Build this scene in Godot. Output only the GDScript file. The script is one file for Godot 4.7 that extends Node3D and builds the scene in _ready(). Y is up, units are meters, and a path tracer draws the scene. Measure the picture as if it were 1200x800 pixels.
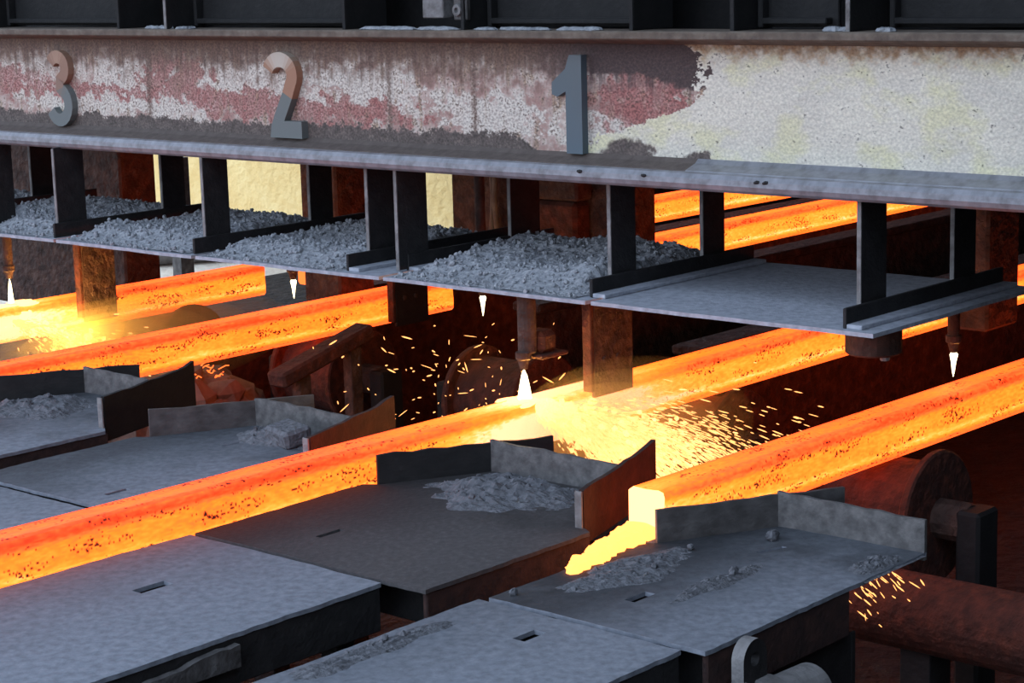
extends Node3D
# A billet cutting bay: glowing strands run along +X, the painted beam along Z, y up, metres.

const TOP := 0.845      # top of the strands
const BOT := 0.70       # their underside
const DECK := 0.745     # top of the tray plates
const PLAT := 1.20      # top of the hanging walkway

var rng := RandomNumberGenerator.new()
var noise := FastNoiseLite.new()
var M := {}
var names := {}

# ---------------------------------------------------------------- helpers
func numbered(called: String) -> String:
	var n: int = names.get(called, 0)
	names[called] = n + 1
	return called if n == 0 else "%s_%03d" % [called, n]

func thing(called: String, label: String, category: String, at := Vector3.ZERO, group := "") -> Node3D:
	var o := Node3D.new()
	o.name = numbered(called)
	add_child(o)
	o.position = at
	o.set_meta("label", label)
	o.set_meta("category", category)
	if group != "":
		o.set_meta("group", group)
	return o

func obj(called: String, st: SurfaceTool, mat: Material, parent: Node = self) -> MeshInstance3D:
	var o := MeshInstance3D.new()
	o.name = numbered(called) if parent == self else called
	o.mesh = st.commit()
	o.material_override = mat
	o.cast_shadow = GeometryInstance3D.SHADOW_CASTING_SETTING_ON
	parent.add_child(o, true)
	return o

func struct(called: String, st: SurfaceTool, mat: Material) -> MeshInstance3D:
	var o := obj(called, st, mat)
	o.set_meta("kind", "structure")
	return o

func begin() -> SurfaceTool:
	var st := SurfaceTool.new()
	st.begin(Mesh.PRIMITIVE_TRIANGLES)
	return st

func tri(st: SurfaceTool, a: Vector3, b: Vector3, c: Vector3, out: Vector3, col := Color.WHITE) -> void:
	var n := (b - a).cross(c - a)
	if n.length_squared() < 1e-16:
		return
	n = n.normalized()
	if n.dot(out) < 0.0:
		n = -n
		var t := b
		b = c
		c = t
	# n now agrees with (b-a)x(c-a); front faces run clockwise
	st.set_color(col)
	st.set_normal(n)
	st.add_vertex(a)
	st.add_vertex(c)
	st.add_vertex(b)

func quad(st: SurfaceTool, a: Vector3, b: Vector3, c: Vector3, d: Vector3, out: Vector3, col := Color.WHITE) -> void:
	tri(st, a, b, c, out, col)
	tri(st, a, c, d, out, col)

# a box with chamfered edges; u, v, w are its half axes
func obox(st: SurfaceTool, c: Vector3, u: Vector3, v: Vector3, w: Vector3, bevel := 0.003) -> void:
	var ax := [u, v, w]
	var le := [u.length(), v.length(), w.length()]
	var m: float = minf(le[0], minf(le[1], le[2]))
	var b := minf(bevel, m * 0.45)
	var sh := [(le[0] - b) / le[0], (le[1] - b) / le[1], (le[2] - b) / le[2]]
	var P := func(k: int, s: Array) -> Vector3:
		var p := c
		for i in 3:
			var f: float = s[i]
			if i != k:
				f *= sh[i]
			p += ax[i] * f
		return p
	for k in 3:
		var i := (k + 1) % 3
		var j := (k + 2) % 3
		for s in [-1.0, 1.0]:
			var q := []
			for e in [[-1.0, -1.0], [1.0, -1.0], [1.0, 1.0], [-1.0, 1.0]]:
				var t := [0.0, 0.0, 0.0]
				t[k] = s
				t[i] = e[0]
				t[j] = e[1]
				q.append(P.call(k, t))
			quad(st, q[0], q[1], q[2], q[3], ax[k] * s)
		for si in [-1.0, 1.0]:
			for sj in [-1.0, 1.0]:
				var a := [0.0, 0.0, 0.0]
				a[i] = si
				a[j] = sj
				var a2 := a.duplicate()
				a[k] = -1.0
				a2[k] = 1.0
				quad(st, P.call(i, a), P.call(i, a2), P.call(j, a2), P.call(j, a), ax[i] * si / le[i] + ax[j] * sj / le[j])
	for sx in [-1.0, 1.0]:
		for sy in [-1.0, 1.0]:
			for sz in [-1.0, 1.0]:
				var t := [sx, sy, sz]
				tri(st, P.call(0, t), P.call(1, t), P.call(2, t), u * sx / le[0] + v * sy / le[1] + w * sz / le[2])

func box(st: SurfaceTool, x0: float, x1: float, y0: float, y1: float, z0: float, z1: float, bevel := 0.003) -> void:
	obox(st, Vector3(x0 + x1, y0 + y1, z0 + z1) / 2.0, Vector3(absf(x1 - x0) / 2.0, 0, 0), Vector3(0, absf(y1 - y0) / 2.0, 0), Vector3(0, 0, absf(z1 - z0) / 2.0), bevel)

func boxm(x0: float, x1: float, y0: float, y1: float, z0: float, z1: float, bevel := 0.003) -> SurfaceTool:
	var st := begin()
	box(st, x0, x1, y0, y1, z0, z1, bevel)
	return st

# a wall strip between two points on the plan with its own top heights, in ragged segments
func strip(a: Vector2, b: Vector2, y0: float, ya: float, yb: float, thick: float, rough := 0.003, end_up := 0.0) -> SurfaceTool:
	var st := begin()
	var n := 10
	var d := (b - a).normalized()
	var s := Vector3(-d.y, 0, d.x) * thick / 2.0
	var low := []
	var high := []
	for i in n + 1:
		var t := float(i) / n
		var p := a.lerp(b, t)
		var y := lerpf(ya, yb, t) + rng.randf_range(-rough, rough) + end_up * smoothstep(0.82, 1.0, t)
		low.append(Vector3(p.x, y0, p.y))
		high.append(Vector3(p.x, y, p.y))
	for i in n:
		for k in [-1.0, 1.0]:
			quad(st, low[i] + s * k, low[i + 1] + s * k, high[i + 1] + s * k, high[i] + s * k, s * k)
		quad(st, high[i] - s, high[i + 1] - s, high[i + 1] + s, high[i] + s, Vector3.UP)
		quad(st, low[i] - s, low[i + 1] - s, low[i + 1] + s, low[i] + s, Vector3.DOWN)
	for e in [[0, -1.0], [n, 1.0]]:
		var i: int = e[0]
		quad(st, low[i] - s, low[i] + s, high[i] + s, high[i] - s, Vector3(d.x, 0, d.y) * e[1])
	return st

# a plate of cells with real slots: xs/zs are cuts, holes are Rect2 in (x, z), shape moves a plan point
func deck(xs: Array, zs: Array, holes: Array, y0: float, y1: float, shape: Callable, rag := 0.004, dirt_shade = null) -> SurfaceTool:
	var st := begin()
	var nx := xs.size() - 1
	var nz := zs.size() - 1
	var top := []
	for i in nx + 1:
		var row := []
		for j in nz + 1:
			var p: Vector2 = shape.call(Vector2(xs[i], zs[j]))
			var edge := i == 0 or j == 0 or i == nx or j == nz
			if edge:
				p += Vector2(rng.randf_range(-rag, rag), rng.randf_range(-rag, rag))
			row.append(Vector3(p.x, y1 + noise.get_noise_2d(p.x * 120.0, p.y * 120.0) * 0.003 - (rng.randf() * rag * 0.5 if edge else 0.0), p.y))
		top.append(row)
	var gone := func(i: int, j: int) -> bool:
		if i < 0 or j < 0 or i >= nx or j >= nz:
			return true
		var m := Vector2((xs[i] + xs[i + 1]) / 2.0, (zs[j] + zs[j + 1]) / 2.0)
		for h in holes:
			if h.has_point(m):
				return true
		return false
	var dn := Vector3(0, y0 - y1, 0)
	for i in nx:
		for j in nz:
			if gone.call(i, j):
				continue
			var a: Vector3 = top[i][j]
			var b: Vector3 = top[i + 1][j]
			var c: Vector3 = top[i + 1][j + 1]
			var d: Vector3 = top[i][j + 1]
			if dirt_shade != null:  # vertex tone mixes dust with painted shade
				var T := [a, b, c, a, c, d]
				for m in [0, 2, 1, 3, 5, 4] if (b - a).cross(c - a).y > 0.0 else [0, 1, 2, 3, 4, 5]:
					st.set_color(dirt_shade.call(T[m]))
					st.set_normal(Vector3.UP)
					st.add_vertex(T[m])
			else:
				quad(st, a, b, c, d, Vector3.UP)
			quad(st, a + dn, b + dn, c + dn, d + dn, Vector3.DOWN)
			if gone.call(i - 1, j):
				quad(st, a, d, d + dn, a + dn, Vector3.LEFT)
			if gone.call(i + 1, j):
				quad(st, b, c, c + dn, b + dn, Vector3.RIGHT)
			if gone.call(i, j - 1):
				quad(st, a, b, b + dn, a + dn, Vector3.FORWARD)
			if gone.call(i, j + 1):
				quad(st, d, c, c + dn, d + dn, Vector3.BACK)
	return st

func cuts(a: float, b: float, step: float, extra: Array) -> Array:
	var out := []
	var n := maxi(1, roundi((b - a) / step))
	for i in n + 1:
		var v := lerpf(a, b, float(i) / n)
		var near := false
		for e in extra:
			if absf(e - v) < step * 0.3 and i > 0 and i < n:
				near = true
		if not near:
			out.append(v)
	out.append_array(extra)
	out.sort()
	return out

# lathe: profile of (along, radius) about an axis
func lathe(st: SurfaceTool, o: Vector3, axis: Vector3, prof: Array, seg := 24, bump := 0.0) -> void:
	axis = axis.normalized()
	var u := axis.cross(Vector3.UP if absf(axis.y) < 0.9 else Vector3.RIGHT).normalized()
	var v := axis.cross(u)
	var ring := func(k: int, i: int) -> Vector3:
		var a := TAU * (i % seg) / seg
		var r: float = prof[k].y
		if bump > 0.0:
			r *= 1.0 + bump * noise.get_noise_3d(cos(a) * 60.0, sin(a) * 60.0, prof[k].x * 400.0)
		return o + axis * prof[k].x + (u * cos(a) + v * sin(a)) * r
	for k in prof.size() - 1:
		for i in seg:
			var a := TAU * (i + 0.5) / seg
			var rad := u * cos(a) + v * sin(a)
			var dr: Vector2 = prof[k + 1] - prof[k]
			var out := rad * dr.x - axis * dr.y
			if out.length() < 1e-9:
				out = rad
			quad(st, ring.call(k, i), ring.call(k, i + 1), ring.call(k + 1, i + 1), ring.call(k + 1, i), out)

func rod(st: SurfaceTool, a: Vector3, b: Vector3, r: float, seg := 12) -> void:
	var l := (b - a).length()
	lathe(st, a, b - a, [Vector2(0, 0), Vector2(0, r * 0.9), Vector2(minf(r * 0.2, l * 0.1), r), Vector2(l - minf(r * 0.2, l * 0.1), r), Vector2(l, r * 0.9), Vector2(l, 0)], seg)

func tube(st: SurfaceTool, pts: Array, r: float, seg := 8) -> void:
	for i in pts.size() - 1:
		lathe(st, pts[i], pts[i + 1] - pts[i], [Vector2(-r * 0.3, 0), Vector2(-r * 0.25, r * 0.7), Vector2(0, r), Vector2((pts[i + 1] - pts[i]).length(), r), Vector2((pts[i + 1] - pts[i]).length() + r * 0.25, r * 0.7)], seg)

# extrude a plan outline (counter-clockwise or not) given in (z, y) along x
func plate_x(st: SurfaceTool, poly: PackedVector2Array, x0: float, x1: float, cols := PackedColorArray()) -> void:
	var idx := Geometry2D.triangulate_polygon(poly)
	for k in range(0, idx.size(), 3):
		for e in [[x0, Vector3.LEFT], [x1, Vector3.RIGHT]]:
			var p := []
			for m in 3:
				var q := poly[idx[k + m]]
				p.append(Vector3(e[0], q.y, q.x))
			var n: Vector3 = (p[1] - p[0]).cross(p[2] - p[0])
			var order := [0, 2, 1] if n.dot(e[1]) > 0.0 else [0, 1, 2]
			for m in order:
				st.set_color(cols[idx[k + m]] if cols.size() else Color.WHITE)
				st.set_normal(e[1])
				st.add_vertex(p[m])
	var area := 0.0
	for i in poly.size():
		area += poly[i].cross(poly[(i + 1) % poly.size()])
	for i in poly.size():
		var a := poly[i]
		var b := poly[(i + 1) % poly.size()]
		var d := (b - a)
		var o := Vector2(d.y, -d.x) * signf(area)
		quad(st, Vector3(x0, a.y, a.x), Vector3(x0, b.y, b.x), Vector3(x1, b.y, b.x), Vector3(x1, a.y, a.x), Vector3(0, o.y, o.x), cols[i] if cols.size() else Color.WHITE)

# extrude a profile in (x, y) along z, with smooth normals where round is true
func profile_z(st: SurfaceTool, poly: PackedVector2Array, z0: float, z1: float) -> void:
	var area := 0.0
	for i in poly.size():
		area += poly[i].cross(poly[(i + 1) % poly.size()])
	for i in poly.size():
		var a := poly[i]
		var b := poly[(i + 1) % poly.size()]
		var d := b - a
		var o := Vector2(d.y, -d.x) * signf(area)
		quad(st, Vector3(a.x, a.y, z0), Vector3(b.x, b.y, z0), Vector3(b.x, b.y, z1), Vector3(a.x, a.y, z1), Vector3(o.x, o.y, 0))
	var idx := Geometry2D.triangulate_polygon(poly)
	for k in range(0, idx.size(), 3):
		for e in [[z0, Vector3.FORWARD], [z1, Vector3.BACK]]:
			var p := []
			for m in 3:
				p.append(Vector3(poly[idx[k + m]].x, poly[idx[k + m]].y, e[0]))
			tri(st, p[0], p[1], p[2], e[1])

# an irregular lump of stone or slag
func lump(st: SurfaceTool, c: Vector3, s: Vector3, seed_at: float, rings := 6, seg := 9) -> void:
	var P := func(i: int, j: int) -> Vector3:
		var th := PI * i / rings
		var ph := TAU * (j % seg) / seg
		var d := Vector3(sin(th) * cos(ph), cos(th), sin(th) * sin(ph))
		var r := 1.0 + 0.55 * noise.get_noise_3d(d.x * 70.0 + seed_at * 91.0, d.y * 70.0, d.z * 70.0 + seed_at * 37.0)
		return c + d * r * s
	for i in rings:
		for j in seg:
			var a: Vector3 = P.call(i, j)
			var b: Vector3 = P.call(i, j + 1)
			var e: Vector3 = P.call(i + 1, j + 1)
			var f: Vector3 = P.call(i + 1, j)
			quad(st, a, b, e, f, (a + b + e + f) / 4.0 - c)

# ---------------------------------------------------------------- materials
func noise_tex(sd: int, freq: float, stops: Array, size := 512, octaves := 5, normal := false, bump := 6.0, kind := FastNoiseLite.TYPE_SIMPLEX_SMOOTH) -> NoiseTexture2D:
	var n := FastNoiseLite.new()
	n.seed = sd
	n.noise_type = kind
	n.frequency = freq
	n.fractal_type = FastNoiseLite.FRACTAL_FBM
	n.fractal_octaves = octaves
	n.fractal_gain = 0.55
	var t := NoiseTexture2D.new()
	t.width = size
	t.height = size
	t.seamless = true
	t.noise = n
	if normal:
		t.as_normal_map = true
		t.bump_strength = bump
	elif stops.size():
		var g := Gradient.new()
		var off := PackedFloat32Array()
		var col := PackedColorArray()
		for s in stops:
			off.append(s[0])
			col.append(s[1])
		g.offsets = off
		g.colors = col
		t.color_ramp = g
	return t

func surf(albedo: Texture2D, normal: Texture2D, scale: float, rough: float, metal := 0.0, nscale := 0.8) -> StandardMaterial3D:
	var m := StandardMaterial3D.new()
	m.albedo_texture = albedo
	m.roughness = rough
	m.metallic = metal
	m.uv1_triplanar = true
	m.uv1_world_triplanar = true
	m.uv1_scale = Vector3.ONE * scale
	if normal:
		m.normal_enabled = true
		m.normal_texture = normal
		m.normal_scale = nscale
	return m

func glow(c: Color, e: float) -> StandardMaterial3D:
	var m := StandardMaterial3D.new()
	m.albedo_color = Color(0.05, 0.03, 0.02)
	m.roughness = 0.9
	m.emission_enabled = true
	m.emission = c
	m.emission_energy_multiplier = e
	return m

func materials() -> void:
	var fine := noise_tex(3, 0.035, [], 512, 5, true, 5.0)
	var rough := noise_tex(4, 0.02, [], 512, 6, true, 14.0)
	M.plate = surf(noise_tex(11, 0.028, [[0.0, Color(0.40, 0.42, 0.45)], [0.42, Color(0.46, 0.482, 0.515)], [0.6, Color(0.48, 0.502, 0.536)], [1.0, Color(0.535, 0.555, 0.585)]]), fine, 1.9, 0.78, 0.0, 0.2)
	M.dusty = surf(noise_tex(12, 0.03, [[0.0, Color(0.255, 0.245, 0.245)], [0.45, Color(0.285, 0.275, 0.275)], [0.7, Color(0.305, 0.295, 0.295)], [1.0, Color(0.36, 0.355, 0.355)]]), fine, 2.4, 0.9, 0.0, 0.25)
	M.steel = surf(noise_tex(13, 0.012, [[0.0, Color(0.20, 0.19, 0.18)], [0.5, Color(0.30, 0.29, 0.285)], [1.0, Color(0.42, 0.41, 0.40)]]), fine, 2.0, 0.62, 0.0, 0.5)
	M.lip = surf(noise_tex(18, 0.012, [[0.0, Color(0.34, 0.33, 0.32)], [0.5, Color(0.46, 0.455, 0.45)], [1.0, Color(0.56, 0.55, 0.54)]]), fine, 2.0, 0.7, 0.0, 0.5)
	M.dark = surf(noise_tex(14, 0.012, [[0.0, Color(0.07, 0.065, 0.065)], [0.5, Color(0.11, 0.105, 0.105)], [1.0, Color(0.16, 0.15, 0.148)]]), fine, 2.0, 0.75, 0.0, 0.4)
	M.brown = surf(noise_tex(15, 0.012, [[0.0, Color(0.16, 0.11, 0.09)], [0.5, Color(0.27, 0.19, 0.16)], [1.0, Color(0.38, 0.29, 0.25)]]), rough, 1.8, 0.85)
	M.black = surf(noise_tex(27, 0.012, [[0.0, Color(0.045, 0.042, 0.042)], [0.5, Color(0.07, 0.067, 0.067)], [1.0, Color(0.11, 0.105, 0.10)]]), fine, 2.0, 0.8, 0.0, 0.3)
	M.grey = surf(noise_tex(28, 0.02, [[0.0, Color(0.27, 0.265, 0.26)], [0.5, Color(0.36, 0.355, 0.35)], [1.0, Color(0.45, 0.44, 0.43)]]), fine, 2.0, 0.8, 0.0, 0.4)
	M.rust = surf(noise_tex(29, 0.012, [[0.0, Color(0.19, 0.09, 0.06)], [0.5, Color(0.29, 0.14, 0.095)], [1.0, Color(0.42, 0.21, 0.14)]]), rough, 2.2, 0.9, 0.0, 0.7)  # rust brown, reddened to carry glow from the hot strands
	M.mud = surf(noise_tex(23, 0.02, [[0.0, Color(0.29, 0.255, 0.235)], [1.0, Color(0.41, 0.37, 0.345)]]), fine, 2.0, 0.85, 0.0, 0.4)
	M.tan = surf(noise_tex(24, 0.012, [[0.0, Color(0.30, 0.26, 0.23)], [0.5, Color(0.40, 0.355, 0.31)], [1.0, Color(0.50, 0.46, 0.41)]]), fine, 2.0, 0.8, 0.0, 0.4)
	M.red_lit = surf(noise_tex(25, 0.012, [[0.0, Color(0.13, 0.085, 0.075)], [0.5, Color(0.20, 0.125, 0.11)], [1.0, Color(0.28, 0.18, 0.15)]]), fine, 2.0, 0.85, 0.0, 0.5)  # red glow of the hot steel put into the colour
	M.deck = surf(noise_tex(26, 0.02, [[0.0, Color(0.54, 0.56, 0.59)], [0.5, Color(0.63, 0.65, 0.685)], [1.0, Color(0.70, 0.72, 0.75)]]), fine, 2.2, 0.7, 0.0, 0.3)
	M.slag = surf(noise_tex(22, 0.03, [[0.0, Color(0.27, 0.27, 0.28)], [0.5, Color(0.38, 0.385, 0.40)], [1.0, Color(0.50, 0.505, 0.52)]]), rough, 3.0, 0.95, 0.0, 1.0)
	M.gravel = surf(noise_tex(16, 0.03, [[0.0, Color(0.43, 0.445, 0.46)], [0.5, Color(0.58, 0.595, 0.615)], [1.0, Color(0.74, 0.74, 0.74)]]), rough, 3.0, 0.95, 0.0, 1.2)
	M.rail = surf(noise_tex(17, 0.012, [[0.0, Color(0.38, 0.38, 0.39)], [0.5, Color(0.52, 0.53, 0.55)], [1.0, Color(0.60, 0.605, 0.63)]]), fine, 2.5, 0.45, 0.2, 0.07)
	M.ground = surf(noise_tex(19, 0.01, [[0.0, Color(0.07, 0.055, 0.05)], [0.5, Color(0.13, 0.10, 0.09)], [1.0, Color(0.21, 0.17, 0.15)]]), rough, 0.9, 0.95)
	M.yard = surf(noise_tex(20, 0.01, [[0.0, Color(0.84, 0.78, 0.70)], [1.0, Color(0.92, 0.88, 0.80)]]), fine, 0.6, 0.95)
	M.cream = surf(noise_tex(21, 0.006, [[0.0, Color(0.90, 0.78, 0.52)], [1.0, Color(0.95, 0.86, 0.62)]]), fine, 0.5, 0.9)
	M.hot = glow(Color(1.0, 0.60, 0.36), 5.5)
	M.molten = glow(Color(1.0, 0.56, 0.27), 4.0)
	M.flame = glow(Color(1.0, 0.92, 0.72), 5.0)
	M.spark = glow(Color(1.0, 0.66, 0.38), 2.6)
	M.jet = glow(Color(1.0, 0.70, 0.42), 3.2)
	M.ember = glow(Color(1.0, 0.42, 0.18), 2.4)

# colour of hot steel by heat 0..1, in sRGB bytes
const HEAT := [[0.0, 22, 9, 6], [0.2, 90, 26, 12], [0.38, 196, 58, 20], [0.52, 240, 92, 38], [0.62, 252, 124, 56], [0.72, 255, 150, 42], [0.84, 255, 184, 62], [0.93, 255, 218, 110], [1.0, 255, 244, 190]]

const GLOW := 2.7        # strands are far brighter in the red than a picture can show

func heat_rgb(t: float) -> Array:
	t = clampf(t, 0.0, 1.0)
	var c := [255.0, 244.0, 190.0]
	for i in HEAT.size() - 1:
		if t <= HEAT[i + 1][0]:
			var f: float = (t - HEAT[i][0]) / (HEAT[i + 1][0] - HEAT[i][0])
			c = [lerpf(HEAT[i][1], HEAT[i + 1][1], f), lerpf(HEAT[i][2], HEAT[i + 1][2], f), lerpf(HEAT[i][3], HEAT[i + 1][3], f)]
			break
	var l := Color(c[0] / 255.0, c[1] / 255.0, c[2] / 255.0).srgb_to_linear()
	l.r *= lerpf(1.0, GLOW, smoothstep(0.25, 0.6, t))
	l = Color(minf(l.r / GLOW, 1.0), l.g * 1.1 / GLOW, l.b / GLOW).linear_to_srgb()
	return [int(l.r * 255.0), int(l.g * 255.0), int(l.b * 255.0)]

# heat over a strand: along x (u), round the section (v): 0-0.29 near side upwards, 0.29-0.5 top, 0.5-0.79 far side, 0.79-1 underside
func billet_tex(sd: int, x0: float, x1: float, w: int, hot: Callable, specks: float) -> ImageTexture:
	var h := 112
	var data := PackedByteArray()
	data.resize(w * h * 3)
	var n := FastNoiseLite.new()
	n.seed = sd
	n.frequency = 1.0
	n.fractal_octaves = 4
	var c := FastNoiseLite.new()
	c.seed = sd + 7
	c.noise_type = FastNoiseLite.TYPE_SIMPLEX
	c.frequency = 1.0
	c.fractal_octaves = 3
	for j in h:
		var v := (j + 0.5) / h
		for i in w:
			var x := lerpf(x0, x1, (i + 0.5) / w)
			var a := v * 0.5
			var n1 := n.get_noise_2d(x * 2.6, a * 9.0 + 3.0)
			var n2 := n.get_noise_2d(x * 22.0, a * 90.0)
			var t := 0.0
			if v < 0.29:
				var s := v / 0.29
				t = 0.755 + 0.06 * n1 + 0.11 * n2
				t += 0.12 * exp(-pow((s - 0.24 - 0.08 * n1) / 0.10, 2.0))      # bright row along the lower side
				t -= 0.13 * exp(-pow((s - 0.02) / 0.10, 2.0))
				t -= 0.25 * exp(-pow((s - 0.90 + 0.04 * n1) / 0.12, 2.0))       # duller corner
			elif v < 0.5:
				var s := (v - 0.29) / 0.21
				t = 0.665 + 0.05 * n1 + 0.08 * n2
				t -= 0.10 * exp(-pow(s / 0.16, 2.0))
				t -= 0.09 * exp(-pow((s - 0.98) / 0.12, 2.0))
			else:
				t = 0.62 + 0.05 * n2
			var warm: float = hot.call(x)
			t += warm
			var sp := 0.8 * c.get_noise_2d(x * 42.0, a * 170.0) + 0.55 * c.get_noise_2d(x * 3.0, a * 16.0 + 40.0)
			var s2 := absf(v / 0.29 - 0.45) if v < 0.29 else 0.5
			var limit := 0.665 - specks * (1.0 - s2) + maxf(warm - 0.06, 0.0) * 2.0
			if sp > limit:
				t = lerpf(t, 0.10, clampf((sp - limit) * 9.0, 0.0, 0.95))
			var rgb := heat_rgb(t)
			var k := (j * w + i) * 3
			data[k] = rgb[0]
			data[k + 1] = rgb[1]
			data[k + 2] = rgb[2]
	return ImageTexture.create_from_image(Image.create_from_data(w, h, false, Image.FORMAT_RGB8, data))

func billet_mat(t: Texture2D, e: float) -> StandardMaterial3D:
	var m := StandardMaterial3D.new()
	m.albedo_color = Color(0.10, 0.07, 0.06)
	m.roughness = 0.85
	m.emission_enabled = true
	m.emission = Color.WHITE
	m.emission_operator = BaseMaterial3D.EMISSION_OP_MULTIPLY
	m.emission_texture = t
	m.emission_energy_multiplier = e
	return m

# a strand from x0 to x1; near side at z1, far side at z0; the kerf is a slot cut into the top at xk
func billet(x0: float, x1: float, z0: float, z1: float, mat: Material, end_mat: Material, parent: Node3D, shift: Callable) -> void:
	var r := 0.012
	var ring := []   # (z, y, v)
	ring.append([z1 - r, BOT, 0.99])
	var pts := [[z1, BOT + r, 0.0], [z1 + 0.001, lerpf(BOT, TOP, 0.3), 0.09], [z1 - 0.002, lerpf(BOT, TOP, 0.62), 0.18], [z1, TOP - r * 1.6, 0.26], [z1 - r * 0.4, TOP - r * 0.4, 0.285], [z1 - r * 1.6, TOP, 0.31], [(z0 + z1) / 2.0, TOP - 0.002, 0.40], [z0 + r * 1.4, TOP, 0.49], [z0, TOP - r, 0.51], [z0, BOT + r, 0.78], [z0 + r, BOT, 0.80], [z1 - r, BOT, 0.99]]
	var st := begin()
	st.set_smooth_group(0)
	var n := int((x1 - x0) / 0.12)
	var mid := Vector2((z0 + z1) / 2.0, (BOT + TOP) / 2.0)
	var at := func(i: int, p: Array) -> Vector3:
		var x := lerpf(x0, x1, float(i) / n)
		var wob := noise.get_noise_2d(x * 30.0, p[2] * 300.0) * 0.0025
		return Vector3(x, p[1] + wob, p[0] + wob + shift.call(x))
	for i in n:
		for k in pts.size() - 1:
			var a: Vector3 = at.call(i, pts[k])
			var b: Vector3 = at.call(i + 1, pts[k])
			var c: Vector3 = at.call(i + 1, pts[k + 1])
			var d: Vector3 = at.call(i, pts[k + 1])
			var nr := (b - a).cross(d - a).normalized()
			var out := Vector3(0, (a.y + d.y) / 2.0 - mid.y, (a.z + d.z) / 2.0 - mid.x)
			if nr.dot(out) < 0.0:
				nr = -nr
			var u0 := float(i) / n
			var u1 := float(i + 1) / n
			var V := [[a, u0, pts[k][2]], [b, u1, pts[k][2]], [c, u1, pts[k + 1][2]], [d, u0, pts[k + 1][2]]]
			var order := [0, 1, 2, 0, 2, 3]
			if (b - a).cross(c - a).dot(nr) > 0.0:
				order = [0, 2, 1, 0, 3, 2]
			for o in order:
				st.set_normal(nr)
				st.set_uv(Vector2(V[o][1], V[o][2]))
				st.add_vertex(V[o][0])
	obj("bar", st, mat, parent)
	# cut ends
	for e in [[0, x0, Vector3.LEFT], [n, x1, Vector3.RIGHT]]:
		var se := begin()
		for k in pts.size() - 1:
			tri(se, Vector3(e[1], mid.y, mid.x + shift.call(e[1])), at.call(e[0], pts[k]), at.call(e[0], pts[k + 1]), e[2])
		tri(se, Vector3(e[1], mid.y, mid.x + shift.call(e[1])), at.call(e[0], pts[pts.size() - 1]), at.call(e[0], pts[0]), e[2])
		obj("cut_end", se, end_mat, parent)

# ---------------------------------------------------------------- the beam's paint
const PX := [[-8.6, -170], [-7.18, 0], [-6.793, 70], [-6.55, 108], [-6.015, 210], [-5.481, 330], [-5.108, 410], [-4.374, 600], [-4.054, 690], [-3.6, 830], [-3.088, 1005], [-2.579, 1200], [-1.6, 1640]]

func along(z: float) -> float:
	for i in PX.size() - 1:
		if z <= PX[i + 1][0]:
			return lerpf(PX[i][1], PX[i + 1][1], (z - PX[i][0]) / (PX[i + 1][0] - PX[i][0]))
	return 1640.0

func blob(x: float, y: float, cx: float, cy: float, rx: float, ry: float, n: float) -> float:
	# 1 inside a ragged ellipse, 0 outside
	var d := sqrt(pow((x - cx) / rx, 2.0) + pow((y - cy) / ry, 2.0))
	return smoothstep(1.12, 0.88, d + n * 0.45)

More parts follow.
